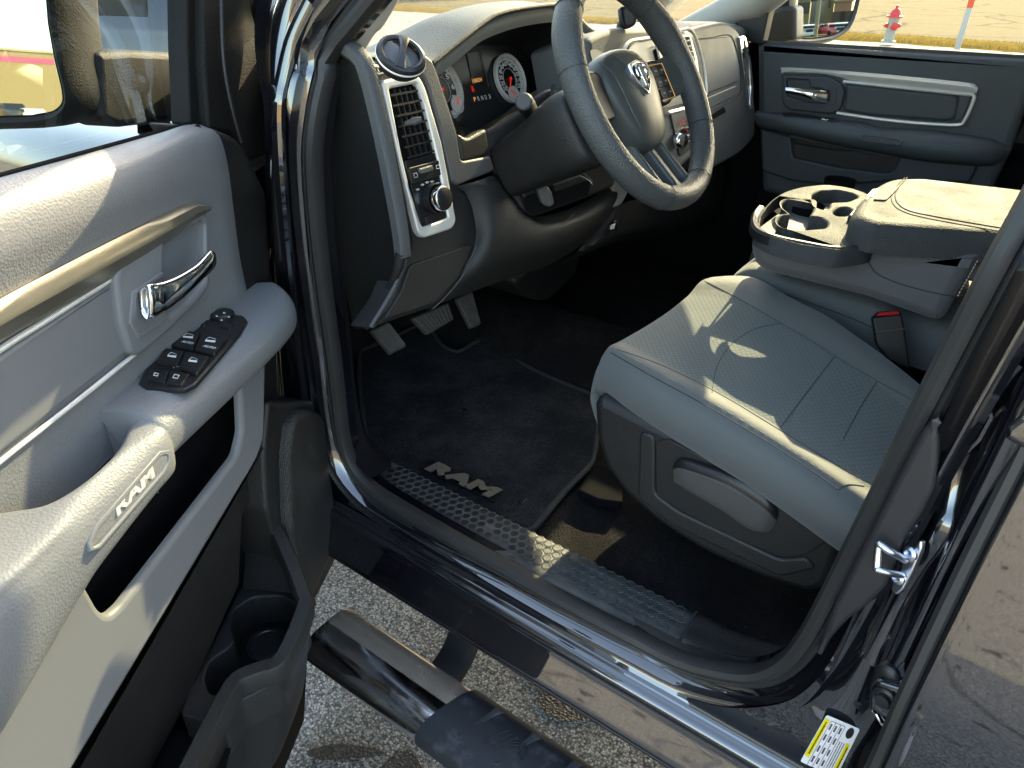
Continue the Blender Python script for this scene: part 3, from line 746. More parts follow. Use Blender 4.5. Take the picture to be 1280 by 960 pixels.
# body behind
m = MB(); m.grid([[V((x, y, z)) for y, z in [(.70, .5), (.682, .8), (.68, 1.1), (.70, 1.3), (.735, 1.37), (.76, 1.39)]] for x in (1.0, 1.35, 2.2, 3.1)]); m.build('bed_side', 'paint', TR)
m = MB(); m.grid([[mir((x, y, z)) for y, z in [(.70, .5), (.682, .8), (.68, 1.1), (.70, 1.3), (.735, 1.37), (.80, 1.38)]] for x in (-1.1, -.3, .3, 1.35, 2.2, 3.1)]); m.build('far_body_side', 'paint', TR)
m = MB(); m.box((3.1, 1.64, .95), (.06, 1.84, .85), r=.03); m.build('tailgate', 'paint', TR)
m = MB(); m.box((1.25, .875, 1.61), (.12, .1, .54), r=.02); m.box((1.25, 2.405, 1.61), (.12, .1, .54), r=.02); m.build('rear_pillar', 'paint', TR)
m = MB(); m.tube([V((.0, 2.45, 1.37)), V((.07, 2.42, 1.6)), V((.08, 2.37, 1.86))], .05, 10); m.build('center_pillar', 'black_plastic', TR)
m = MB(); m.add([mir((.12, .75, 1.39)), mir((.14, .84, 1.86)), mir((1.2, .84, 1.86)), mir((1.2, .75, 1.39))], [(0, 1, 2, 3)]); m.build('far_rear_window', 'rear_tint', TR)

# matte trim strip beside the striker
pl('jamb_trim', 'jamb_grey', TR, SY(.722), [(1174, 520), (1171, 585), (1166, 615), (1151, 645), (1130, 674), (1108, 735), (1082, 760), (1060, 776), (1038, 800), (1026, 822), (1020, 818), (1042, 758), (1080, 682), (1120, 602), (1152, 542)], .03, .006, 6)
# striker
def js(p, q, o=.004):
    d = ray(p, q).normalized(); h = JB.ray_cast(EYE, d)
    if h[0] is None: return bp(p, q, o)
    return h[0]+V((0, -o, 0))
st_n = V((-.55, -.8, .15)).normalized()
cst = js(1132, 706, .045); S3 = plane(cst, st_n)
o = pl('striker_plate', 'zinc', TR, S3, [(1142, 674), (1152, 676), (1151, 688), (1140, 715), (1128, 738), (1120, 744), (1113, 738), (1117, 722), (1126, 712), (1128, 694)], .006, .002, 3, label='zinc door striker plate')
m = MB()
loopw = [S3(1131, 700, .002), S3(1118, 692, .022), S3(1110, 688, .03), S3(1101, 681, .034), S3(1098, 684, .034), S3(1096, 708, .034), S3(1098, 712, .034), S3(1112, 716, .022), S3(1127, 719, .002)]
m.tube(cr(loopw, 4), .0042, 10); m.build('striker_loop', 'zinc', TR)
for p, q in ((1139, 692), (1124, 722)):
    m = MB(); m.lathe(S3(p, q, 0), st_n, [(.008, 0), (.008, .003), (.005, .005), (.005, .002), (0, .002)], 18); m.build('striker_bolt', 'zinc', TR)
# jamb details: rubber bumper, grommet, raised boss, sticker
for (c, w, h) in (((1096, 716), 26, 12), ((1129, 652), 24, 22)):
    o = js(c[0], c[1], 0.0); S = plane(o, (-.15, -1, .05))
    pl('bump_stop', 'rubber', TR, S, [(c[0]-w*.45, c[1]-h*.6), (c[0]+w*.5, c[1]-h*.2), (c[0]+w*.25, c[1]+h*1.0), (c[0]-w*.2, c[1]+h*.7), (c[0]-w*.6, c[1]+h*.0)], .012, .005, 6, off=.007)
o = js(1218, 530, .0); S = plane(o, (-.1, -1, 0))
rp = [js(p, q, .003) for p, q in [(1275, 452), (1250, 480), (1224, 520), (1204, 556), (1193, 590), (1189, 625), (1184, 655), (1170, 684), (1150, 712), (1128, 748), (1108, 790), (1092, 826)]]
MB().sweep(cr(rp, 5), [(-.012, -.004), (-.009, .003), (-.003, .006), (.003, .006), (.009, .003), (.012, -.004)], REF).build('jamb_rib', 'paint', TR)
MB().tube([S(p_, q_, .012) for p_, q_ in [(1240, 503), (1227, 507), (1213, 531), (1203, 558), (1208, 564), (1224, 548), (1239, 520)]], .004, 8, True).build('grommet_ring', 'paint', TR)
pl('grommet', 'black_smooth', TR, S, [(1238, 505), (1226, 508), (1212, 532), (1204, 558), (1209, 562), (1224, 545), (1238, 520)], .008, .004, 8, off=.008)
# lower hinge of rear door
o = js(1105, 868, .0); S = plane(o, (-.25, -1, .1))
h = pl('rear_hinge', 'paint', TR, S, [(1087, 858), (1096, 852), (1128, 862), (1135, 872), (1115, 905), (1085, 885)], .03, .005, 5, off=.025)
m = MB(); m.lathe(S(1107, 872, .025), S.n, [(.013, 0), (.013, .003), (.010, .005), (.008, .005), (.008, .011), (.0, .012)], 24); m.build('hinge_bolt', 'black_smooth', h)
m = MB(); m.lathe(S(1111, 843, .004), S.n, [(.014, -.01), (.014, .004), (.010, .007), (0, .008)], 24); m.build('hinge_bush', 'black_smooth', h)
m = MB(); m.tube([S(1092, 885, .012), S(1098, 893, .02), S(1103, 901, .02), S(1107, 908, .012)], .004, 8); m.build('hinge_pin', 'chrome', h)
o = js(1278, 540, .0); S = plane(o, (-.25, -1, .1))
h = pl('rear_hinge', 'paint', TR, S, [(1256, 534), (1275, 520), (1300, 510), (1320, 560), (1278, 562), (1253, 548)], .05, .006, 5, off=.03, label='upper hinge of the rear door')
# small hole
m = MB(); m.lathe(js(1073, 880, .0015), (0, -1, 0), [(.0055, -.001), (.0055, .001), (.0035, .001), (.003, -.0005), (0, -.0005)], 18); m.build('jamb_plug', 'rubber', TR)
# label sticker
o = js(1040, 930, .0015); S = plane(o, (0, -1, 0))
c1, c2, c3, c4 = (1033, 894), (1075, 912), (1045, 972), (1000, 952)
st = pl('tyre_label', 'sticker_white', TR, S, [c1, c2, c3, c4], .001, .0003, 3, off=.001, label='white and yellow tyre pressure label on the jamb')
def q4(u, v, off=.0016):  # u across from c1 to c2, v down from c1 to c4
    A = V(c1+(0,)).lerp(V(c2+(0,)), u); B = V(c4+(0,)).lerp(V(c3+(0,)), u); p = A.lerp(B, v); return S(p.x, p.y, off)
m = MB()
def strip(m, u0, v0, u1, v1, off=.0017): m.add([q4(u0, v0, off), q4(u1, v0, off), q4(u1, v1, off), q4(u0, v1, off)], [(0, 1, 2, 3)])
strip(m, .02, .06, .15, .86); strip(m, .84, .34, .95, 1.1); m.build('yellow_band', 'sticker_yellow', st)
m = MB(); 
for v in (.06,): strip(m, .19, v, .6, v+.008)
for u in (.19, .33, .47, .6): strip(m, u, .06, u+.012, 1.0)
m.build('red_rule', 'pink_band', st)
m = MB(); pts = [q4(.80+.10*math.cos(a), .14+.11*math.sin(a), .0019) for a in [k*.39 for k in range(16)]]; m.add(pts, [tuple(range(16))]); m.build('maker_oval', 'black_smooth', st)
m = MB()
random.seed(9)
for u, a, b in ((.06, .12, .8), (.88, .4, 1.0)):
    v = a
    while v < b:
        w = random.uniform(.012, .03); strip(m, u+.015, v, u+.055, v+w, .002); v += w+.008
for u in (.23, .37, .51):
    for v in (.12, .34, .58, .8):
        for k in range(5): strip(m, u, v+k*.025, u+.05, v+k*.025+.016, .002)
for u in (.66, .72, .78):
    v = .36
    while v < .95:
        w = random.uniform(.008, .02); strip(m, u, v, u+.022, v+w, .002); v += w+.008
m.build('fine_print', 'black_matte', st)
random.seed(5)

# ------------------------------------------------------------------ running board
rb = empty('x', (0, 0, 0), None, None); bpy.data.objects.remove(rb)
prof = []
for k in range(40):
    a = 2*math.pi*k/40; cy, sz = math.cos(a), math.sin(a)
    yy = .598+.066*math.copysign(abs(cy)**.75, cy); zz = .392+.038*math.copysign(abs(sz)**.8, sz)
    prof.append((yy, zz))
m = MB(); xs = [-.872, -.870, -.862]+[-.84+.05*i for i in range(36)]
m.grid([[(x, .598+(y-.598)*(.9 if i == 0 else .97 if i == 1 else 1), .392+(z-.392)*(.85 if i == 0 else .96 if i == 1 else 1)) for y, z in prof] for i, x in enumerate(xs)], cv=True)
m.m = [1 if 2 <= (j % 40) <= 9 else 0 for j in range(len(m.f))]
board = m.build('running_board', ['step_chrome', 'board_brown_reflection'], TR, 'scuffed chrome side step with black tread pad')
m = MB(); m.cap([(-.8725, .598+(y-.598)*.9, .392+(z-.392)*.85) for y, z in prof]); m.build('end_cap', 'black_smooth', board)
m = MB(); rows = []
for x in [-.548+.02*i for i in range(40)]:
    r = []
    for k in range(-3, 14):
        a = math.pi*(k+.0)/10*.9+.1
        yy = .598+.070*math.copysign(abs(math.cos(a))**.75, math.cos(a)); zz = .393+.0415*math.copysign(abs(math.sin(a))**.8, math.sin(a))
        r.append(V((x+ (.035*((yy-.53)/.13)-.02), yy, zz)))
    rows.append(r)
m.grid(rows)
pad = m.build('tread_pad', 'pad_rubber', board)
m = MB()
def pz(y):
    c = max(-1, min(1, (y-.598)/.07)); a = math.acos(math.copysign(abs(c)**(1/.75), c)); return .393+.0415*abs(math.sin(a))**.8
for i in range(9):
    x0 = -.50+i*.082
    # raised wedge: long low triangle across the pad
    b = [(x0+.000, .560), (x0+.02, .648), (x0+.042, .648), (x0+.012, .560)]
    lo_ = [V((x, y, pz(y)-.001)) for x, y in b]; hi = [V((x0+.004, .562, pz(.562)+.001)), V((x0+.026, .640, pz(.64)+.007)), V((x0+.036, .640, pz(.64)+.006)), V((x0+.008, .562, pz(.562)+.001))]
    m.grid([lo_+[lo_[0]], hi+[hi[0]]]); m.add(hi, [(0, 1, 2, 3)])
m.build('tread_rib', 'pad_rubber', board)
m = MB()
for c in ((-.40, .60), (-.24, .605)):
    for r in (.008, .014, .020):
        pts = [V((c[0]+r*math.cos(a), c[1]+r*.9*math.sin(a), pz(c[1]+r*.9*math.sin(a))+.0012)) for a in [-.6+k*.26 for k in range(14)]]
        m.tube(pts, .0011, 5)
    m.build('worn_ring', 'pad_rubber', board); m = MB()
    for k in range(3):
        x = c[0]-.022-.011*k; m.tube([V((x-.008, c[1]-.022, pz(c[1]-.022)+.0012)), V((x+.012, c[1]+.02, pz(c[1]+.02)+.0012))], .0014, 5)
    m.build('worn_stripe', 'pad_rubber', board); m = MB()
for x in (-.63, .35):
    path = [V((x, .63, .375)), V((x, .66, .365)), V((x+.003, .70, .375)), V((x+.005, .74, .42)), V((x+.005, .77, .50))]
    MB().sweep(cr(path, 5), [(-.012, -.032), (-.014, 0), (-.012, .032), (.012, .032), (.014, 0), (.012, -.032)], (1, 0, 0), cp=True, caps=True).build('bracket', 'black_smooth', board)
# frame and underbody so no light comes through below
m = MB(); m.box((.2, 1.0, .46), (3.4, .1, .14), r=.01); m.box((.2, 2.28, .46), (3.4, .1, .14), r=.01); m.build('frame_rail', 'black_matte', TR)
m = MB(); m.box((0, 1.64, .545), (2.9, 1.72, .02)); m.build('floor_pan', 'black_matte', TR)
m = MB(); m.box((-.10, 2.52, .82), (3.0, .04, .60)); m.build('far_sill_wall', 'black_matte', TR)

# ------------------------------------------------------------------ open front door
MD = Matrix((DS, DN, V((0, 0, 1)))).transposed()
m = MB(); m.box(dpt(.53, -.085, .895), (1.14, .09, .87), MD, .03)
DOOR = m.build('front_door', 'paint', TR, 'open front door with grey trim, armrest and map pocket')
black_end = pl('door_end_trim', 'black_plastic', DOOR, SD(-.012), [(240, 156), (264, 158), (300, 172, 14), (318, 205), (334, 240), (341, 340), (346, 430), (354, 540), (378, 640), (398, 760), (372, 770), (330, 640), (300, 420), (270, 200)], .07, .012, 6)
pl('sail_trim', 'housing_black', DOOR, SD(-.02), [(254, -90), (256, 80), (262, 162), (288, 166), (302, 180), (309, 203, 4), (334, 194), (332, 120), (322, 40), (312, 0), (300, -90)], .03, .006, 4, label='black grained trim at the front of the window')
MB().tube(cr([SD(.0)(*p) for p in [(276, -60), (277, 20), (280, 80), (290, 135), (302, 178)]], 5), [.003]*21, 6).build('trim_crease', 'black_plastic', DOOR)
pl('window_channel', 'housing_black', DOOR, SD(-.035), [(232, -90), (234, 60), (238, 156), (256, 160), (255, 60), (253, -90)], .03, .004, 3)
# glass and frame
m = MB()
fr = [SD(-.065)(262, 170), SD(-.065)(258, 40), SD(-.065)(256, -80), dpt(.30, -.065, 1.80), dpt(.38, -.062, 1.86), dpt(.5, -.06, 1.87), dpt(.95, -.06, 1.87), dpt(1.02, -.06, 1.82), dpt(1.08, -.065, 1.36)]
m.tube(cr(fr, 4), .024, 10); m.build('window_frame', 'black_smooth', DOOR)
m = MB(); m.add([SD(-.055)(234, 160), SD(-.055)(233, -90), dpt(.30, -.06, 1.85), dpt(1.0, -.06, 1.85), dpt(1.07, -.055, 1.36)], [(0, 1, 2, 3, 4)])
m.build('window_pane', 'window_glass', DOOR)
MB().sweep([SD(-.028)(*p) for p in [(-140, 259), (0, 221), (120, 188), (238, 155)]], [(-.003, -.004), (-.004, .0), (-.002, .003), (.002, .003), (.004, .0), (.003, -.004)], DN).build('belt_seal', 'black_matte', DOOR)

# grey upper trim: a swelling pad
def sof(p): return (p-V((DQ.x, DQ.y, 0))).dot(DS)
def ext(P, s1=1.08):
    s0 = sof(P[0]); return [P[0]+DS*(s1-s0)-DN*.03, P[0]+DS*(s1-.03-s0), P[0]+DS*(s1-s0)*.5]+P if s0 < s1-.06 else P
def sdg(rows, nu=5, nv=4):
    return sgrid([ext([SD(o)(p, q) for p, q, o in r]) for r in rows], nu, nv)
R = [
 [(-150, 262, -.03), (0, 221, -.03), (120, 188, -.03), (200, 165, -.03), (236, 155, -.03), (262, 159, -.035), (278, 166, -.035)],
 [(-150, 270, -.008), (0, 228, -.008), (120, 195, -.008), (200, 171, -.008), (236, 160, -.008), (266, 163, -.014), (284, 172, -.03)],
 [(-150, 305, .014), (0, 262, .014), (120, 222, .014), (200, 190, .014), (240, 176, .010), (270, 176, -.002), (289, 190, -.028)],
 [(-150, 360, .020), (0, 312, .020), (120, 262, .020), (200, 226, .018), (245, 212, .012), (277, 212, .0), (293, 218, -.026)],
 [(-150, 410, .012), (0, 360, .012), (120, 300, .012), (200, 264, .010), (255, 248, .006), (284, 262, -.001), (298, 264, -.024)],
 [(-150, 520, .0), (0, 440, .0), (120, 362, .0), (205, 310, .0), (262, 290, .0), (291, 318, -.002), (305, 320, -.022)],
 [(-150, 640, .0), (0, 560, .0), (120, 460, .0), (215, 390, .0), (272, 350, .0), (302, 368, -.002), (314, 372, -.02)],
 [(-150, 760, .0), (0, 690, .0), (120, 590, .0), (220, 490, .0), (280, 430, .0), (312, 410, -.002), (324, 420, -.02)]]
MB().grid(sdg(R)).build('upper_trim', 'door_grey', DOOR, 'pebble grained grey upper door trim')
# bronze band
A = [(-150, 460), (0, 374), (130, 306), (200, 272), (244, 252), (256, 255)]; B = [(-150, 520), (0, 428), (60, 394), (150, 342), (205, 306), (256, 266)]
rows = []
Aw = cr(ext([SD(.014)(*p) for p in A], 1.02)[2:], 4); Bw = cr(ext([SD(.010)(*p) for p in B], 1.02)[2:], 4)
def resamp(P, n):
    L = [0]
    for i in range(1, len(P)): L.append(L[-1]+(P[i]-P[i-1]).length)
    out = []
    for k in range(n):
        t = L[-1]*k/(n-1); i = max(j for j in range(len(L)) if L[j] <= t+1e-9); i = min(i, len(P)-2)
        out.append(P[i].lerp(P[i+1], (t-L[i])/max(1e-9, L[i+1]-L[i])))
    return out
Aw, Bw = resamp(Aw, 24), resamp(Bw, 24)
MB().grid([[a-DN*.016, a, a.lerp(b, .15)+DN*.008, a.lerp(b, .45)+DN*.012, a.lerp(b, .8)+DN*.006, b, b-DN*.014] for a, b in zip(Aw, Bw)]).build('trim_band', 'bronze_silver', DOOR, 'satin bronze band across the door trim')
for nm, P, r in (('chrome_line', [(-150, 540), (0, 437), (60, 399), (120, 361), (147, 343)], .0035), ('chrome_line', [(-150, 700), (0, 577), (47, 540), (120, 482), (168, 443)], .003)):
    MB().tube(cr([SD(.006)(*p) for p in P], 4), r, 8).build(nm, 'satin_silver', DOOR)
pl('insert_pad', 'door_grey_smooth', DOOR, SD(.002), [(-150, 560), (0, 444), (144, 350, 4), (150, 380), (162, 440), (120, 474), (47, 532), (0, 569), (-150, 690)], .01, .006, 8, off=.004)
# handle surround
bz = pl('handle_bezel', 'door_grey_smooth', DOOR, SD(.0), [(145, 348), (150, 328), (164, 309), (196, 290), (254, 264, 5), (261, 268, 4), (262, 300), (263, 360), (250, 377), (212, 415), (176, 445), (164, 443), (152, 405)], .02, .006, 10, off=.016,
   holes=[[(206, 303), (254, 276), (258, 280), (257, 352), (240, 372), (212, 396), (206, 380), (205, 345)]], hr=6)
pl('handle_cup', 'door_grey_smooth', bz, SD(.0), [(202, 298), (262, 268), (262, 372), (205, 410)], .004, 0, 4, off=.002)
pl('cup_ring', 'door_grey_smooth', bz, SD(.0), [(166, 365, 12), (204, 340, 6), (205, 346), (172, 368, 10), (168, 405), (176, 418, 10), (206, 398), (206, 404), (174, 424, 12), (163, 405)], .004, .0015, 0, off=.019)
ST_ = [((184, 372), (185, 386), -.006, .002), ((180, 358), (182, 399), .016, .006), ((197, 354), (198, 393), .024, .007), ((213, 349), (215, 382), .031, .007), ((229, 341), (231, 369), .037, .007), ((246, 330), (248, 353), .043, .006), ((262, 314), (265, 337), .048, .005), ((268, 316), (269, 330), .049, .003)]
rows = []
for T, Bt, of, th in ST_:
    a, b = SD(of+.012)(*T), SD(of+.012)(*Bt)
    rows.append([a, a.lerp(b, .08)+DN*th*.6, a.lerp(b, .5)+DN*th*.8, a.lerp(b, .92)+DN*th*.6, b, a.lerp(b, .85)-DN*th, a.lerp(b, .5)-DN*th*1.2, a.lerp(b, .15)-DN*th])
Gh = sgrid(rows, 5, 3, True); m = MB(); m.grid(Gh, cv=True); m.cap(Gh[0]); m.cap(Gh[-1]); m.build('pull_lever', 'chrome', DOOR, 'chrome inside door lever')
m = MB(); m.lathe(SD(.017)(227, 368), DN, [(.006, 0), (.006, .002), (0, .003)], 16); m.build('lock_button', 'black_smooth', DOOR)

# armrest
rows = []
def arm(s, zt, k=1., back=-.01, yo=0.):
    P = [(back, 0), (.03, .003), (.055, .002), (.074, -.004), (.087, -.016), (.091, -.032), (.088, -.050), (.076, -.062), (.045, -.066), (-.01, -.066)]
    return [dpt(s, (o*k if o > 0 else o)+yo, zt+z) for o, z in P]
rows.append([dpt(.012, -.005, 1.10+z*.6-.02) for z in (0, 0, -.005, -.01, -.02, -.03, -.045, -.055, -.06, -.066)])
rows.append(arm(.018, 1.097, .30)); rows.append(arm(.035, 1.10, .62)); rows.append(arm(.062, 1.10, .84)); rows.append(arm(.10, 1.10, .95)); rows.append(arm(.16, 1.10, 1.)); rows.append(arm(.26, 1.10, 1.)); rows.append(arm(.36, 1.10, .98)); rows.append(arm(.425, 1.10, .97)); rows.append(arm(.437, 1.098, .97))
ARM = MB().grid(sgrid(rows, 4, 4))
def bar(s, zt, zi, w=.0):
    oi, zb = zt, zi; P = [(oi-.010, 1.035), (oi-.006, 1.072), (oi, 1.087), (min(oi+.010, .072), 1.093), (.080, 1.089), (.092, 1.074), (.096, 1.050), (.093, (1.045+zb)/2-.004), (.082, zb), (.062, zb-.012)]
    return [dpt(s, o, z) for o, z in P]
r2 = [arm(.437, 1.098, .97), bar(.452, .046, 1.030), bar(.49, .060, 1.022), bar(.53, .066, 1.014), bar(.57, .061, 1.006), bar(.60, .048, 1.0), bar(.622, .012, .992), bar(.65, -.004, .982), bar(.72, -.006, .955), bar(.85, -.006, .91), bar(1.0, -.006, .87), [p_.lerp(dpt(1.05, -.02, .98), .5)+DS*.04 for p_ in bar(1.0, -.006, .87)], [dpt(1.07, -.02, .98+.001*k_) for k_ in range(10)]]
ARM.grid(sgrid(r2, 5, 4))
# front wall of the finger scoop
e = arm(.437, 1.098, .97)
ARM.add([dpt(.437, -.01, 1.098), dpt(.437, .05, 1.10), dpt(.440, .05, .98), dpt(.437, -.01, .98)], [(0, 1, 2, 3)])
arm_o = ARM.build('armrest', 'door_grey', DOOR, 'grey grained armrest with pull scoop'); AB = bvh(arm_o)
# scoop floor
m = MB(); m.grid(sgrid([[dpt(s, .0, z0+.03), dpt(s, .012, z0), dpt(s, .035, z0)] for s, z0 in ((.43, 1.00), (.5, .985), (.6, .985), (.68, 1.0), (.78, 1.02), (.9, 1.03))], 4, 3)); m.build('scoop_floor', 'door_grey_smooth', DOOR)
# switch bezel on the armrest top
Z1 = SZ(1.1035)
sb = pl('switch_panel', 'black_smooth', DOOR, Z1, [(262, 388, 8), (304, 394, 8), (309, 400, 5), (300, 415), (244, 480), (230, 487, 8), (182, 484, 8), (173, 477, 6), (180, 462), (250, 393)], .006, .003, 0, off=.004, label='black window switch panel on the armrest')
def btn(pts, h=.008, mt='black_smooth', nm='window_switch', lab=None): return pl(nm, mt, DOOR, Z1, pts, .008, .002, 2, off=h, label=lab)
btn([(224, 412), (250, 415), (241, 436), (213, 431)], .010); btn([(252, 415), (284, 421), (268, 442), (243, 437)], .010)
btn([(205, 434), (230, 438), (221, 458), (195, 452)], .010); btn([(232, 439), (262, 445), (246, 467), (223, 459)], .010)
btn([(188, 461), (211, 463), (206, 477), (184, 473)], .008, nm='lock_switch'); btn([(213, 463), (238, 466), (228, 480), (208, 478)], .008, nm='lock_switch')
btn([(196, 453), (247, 461), (243, 466), (192, 457)], .006, nm='lockout_switch')
btn([(250, 399), (262, 400), (256, 407), (244, 406)], .006, nm='mirror_switch'); btn([(278, 402), (294, 404), (288, 411), (273, 408)], .006, nm='mirror_switch')
m = MB(); m.lathe(Z1(278, 395, .004), (0, 0, 1), [(.018, 0), (.018, .004), (.015, .007), (.012, .0055), (0, .005)], 28); m.build('mirror_dial', 'black_smooth', DOOR)
m = MB()
for cx, cy in ((271, 395), (286, 396), (280, 391), (277, 400)):
    m.add([Z1(cx-1.8, cy+.8, .0115), Z1(cx+1.8, cy+.8, .0115), Z1(cx, cy-1.3, .0115)], [(0, 1, 2)])
def icon(cx, cy, h=.0115, w=6.5):
    a = [(cx-w, cy+1.5), (cx+w*.9, cy+2.8), (cx+w, cy-1.2), (cx-w*.2, cy-3.6), (cx-w*.75, cy-1.2)]
    m.tube([Z1(p, q, h) for p, q in a], .00035, 4, True)
    m.add([Z1(cx-w, cy+1.5, h), Z1(cx+w*.9, cy+2.8, h), Z1(cx+w, cy+.6, h), Z1(cx-w, cy-.6, h)], [(0, 1, 2, 3)])
icon(235, 420); icon(263, 425); icon(215, 444, w=5.5); icon(241, 450, w=5.5)
m.tube([Z1(*p, .0092) for p in [(193, 466), (198, 467), (197, 470), (192, 469)]], .0006, 4, True); m.tube([Z1(*p, .0092) for p in [(218, 468), (224, 469), (222, 473), (216, 472)]], .0006, 4, True)
m.tube([Z1(*p, .0072) for p in [(216, 457), (223, 458)]], .0006, 4); m.tube([Z1(*p, .0072) for p in [(217, 459.5), (222, 455.5)]], .0006, 4)
m.build('switch_icons', 'white_print', sb).name = 'switch_icon'
for a, b in (((226, 427.5), (240, 430.5)), ((253, 433), (268, 436.5))):
    text('switch_lettering', 'AUTO', 'white_print', sb, Z1(*a, .0115), Z1(*b, .0115), Z1(a[0]+3, a[1]-5, .0115)-Z1(*a, .0115), bold=.02, ext=.0002)

# armrest badge
S = plane(AB.ray_cast(EYE, ray(166, 626).normalized())[0], (DN+V((0, 0, .25))).normalized())
pl('badge_plate', 'door_grey_smooth', DOOR, S, [(110, 678, 5), (121, 655), (200, 564, 5), (213, 562, 6), (216, 575, 6), (207, 592), (126, 686), (113, 690, 6)], .004, .0015, 0, off=.0035, holes=[[(117, 676), (124, 661), (202, 570), (210, 568), (211, 576), (203, 590), (124, 681), (116, 684)]], hr=4)
text('badge_lettering', 'RAM', 'satin_silver', DOOR, S(146, 645, .001), S(196, 591, .001), S(138, 642, 0)-S(145, 650, 0), h=.013, bold=.035, shear=.2, ext=.0012)

# lower trim with map cubby
low = pl('lower_trim', 'door_grey_smooth', DOOR, SD(.0), [(334, 395, 10), (333, 470), (331, 548), (322, 575), (170, 830), (60, 1015), (-60, 1180), (-200, 1180), (-200, 860), (0, 790), (105, 690), (300, 450)], .012, .008, 12, off=.062,
   holes=[[(300, 470), (303, 540), (296, 570), (152, 758), (138, 770), (126, 764), (106, 728), (100, 700), (200, 570)]], hr=7, label='grey lower trim framing the upper cubby')
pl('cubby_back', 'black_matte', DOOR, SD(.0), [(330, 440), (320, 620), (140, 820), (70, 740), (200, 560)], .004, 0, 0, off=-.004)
m = MB(); m.grid([[SD(.05)(*p), SD(.0)(*p)] for p in [(330, 560), (100, 960), (0, 1130)]]); m.build('cubby_floor', 'black_plastic', DOOR)
# black lower pocket
pl('pocket_back', 'black_plastic', DOOR, SD(.0), [(346, 520), (334, 590), (303, 645), (299, 730), (228, 890), (190, 960), (90, 1200), (-150, 1300), (-100, 1000), (150, 800), (320, 560)], .05, .004, 4, off=.012, label='black back wall of the map pocket')
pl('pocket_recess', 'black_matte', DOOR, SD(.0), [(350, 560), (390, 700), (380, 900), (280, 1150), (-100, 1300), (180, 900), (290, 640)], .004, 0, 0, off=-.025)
rim_px = [(331, 652), (346, 666), (364, 704), (379, 744), (380, 760), (352, 824), (322, 838), (296, 850), (278, 878), (236, 960), (196, 1040), (150, 1130)]
rimp = [SZ(z_)(*p) for p, z_ in zip(rim_px, [.695, .69, .67, .65, .645, .625, .62, .62, .62, .62, .62, .62])]
rim = cr(rimp, 4)
prim = [(-.012, -.03), (-.013, .002), (-.010, .007), (.009, .009), (.013, .003), (.014, -.03)]
MB().sweep(rim, prim, (0, 0, 1)).build('pocket_rim', 'dash_dark', DOOR, 'raised rim of the lower map pocket')
cx = dpt(.45, .0, .6)
rows = []
for p in rim:
    d = V((p.x, p.y, 0)); o = (d-V((DQ.x, DQ.y, 0))).dot(DN)
    r = []
    for f, dz in ((.0, -.004), (.0, -.03), (-.06, -.10), (-.20, -.20), (-.36, -.28), (-.60, -.33), (-1.0, -.34)):
        r.append(p+DN*(max(o, 0)*f+.006*(1 if f == 0 else 0))+V((0, 0, dz)))
    rows.append(r)
MB().grid(sgrid(rows, 1, 3)).build('pocket_wall', 'black_plastic', DOOR, 'faceted outer wall of the map pocket')
m = MB(); m.add([SZ(.70)(312, 632), SZ(.70)(341, 656), SZ(.59)(376, 742), SZ(.59)(303, 736), ], [(0, 1, 2, 3)]); m.build('pocket_end', 'black_plastic', DOOR)
pl('cup_tray', 'dash_dark', DOOR, SZ(.587), [(300, 733), (374, 738), (384, 770), (350, 850), (300, 876), (280, 908), (225, 893), (232, 870)], .07, .004, 6,
   holes=[[(316, 746), (352, 744), (370, 756), (366, 800), (350, 824), (318, 838), (303, 856), (282, 868), (262, 868), (254, 850), (262, 826), (286, 810), (294, 802), (288, 785), (292, 762)]], hr=8, label='double cup holder moulded in the map pocket')
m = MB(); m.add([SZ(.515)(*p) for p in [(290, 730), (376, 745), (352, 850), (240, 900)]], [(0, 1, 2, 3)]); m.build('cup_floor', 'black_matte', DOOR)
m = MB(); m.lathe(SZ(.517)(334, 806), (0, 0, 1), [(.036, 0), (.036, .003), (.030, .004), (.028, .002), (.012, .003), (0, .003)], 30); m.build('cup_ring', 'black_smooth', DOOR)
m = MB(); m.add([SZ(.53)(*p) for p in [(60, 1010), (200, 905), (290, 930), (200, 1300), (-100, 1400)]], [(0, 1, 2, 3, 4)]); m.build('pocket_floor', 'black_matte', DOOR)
# speaker
pl('speaker_frame', 'black_plastic', DOOR, SD(.0), [(336, 500), (352, 505), (400, 500), (412, 530), (418, 600), (420, 700), (395, 750), (372, 760), (350, 700), (334, 640), (330, 570)], .10, .008, 8, off=.045)
pl('speaker_grille', 'speaker_mesh', DOOR, SD(.0), [(378, 513), (396, 513, 4), (408, 522, 8), (411, 560), (421, 640), (419, 690), (398, 732), (384, 762), (371, 718), (363, 650), (361, 570), (366, 530)], .05, .012, 10, off=.064, label='perforated black speaker grille')

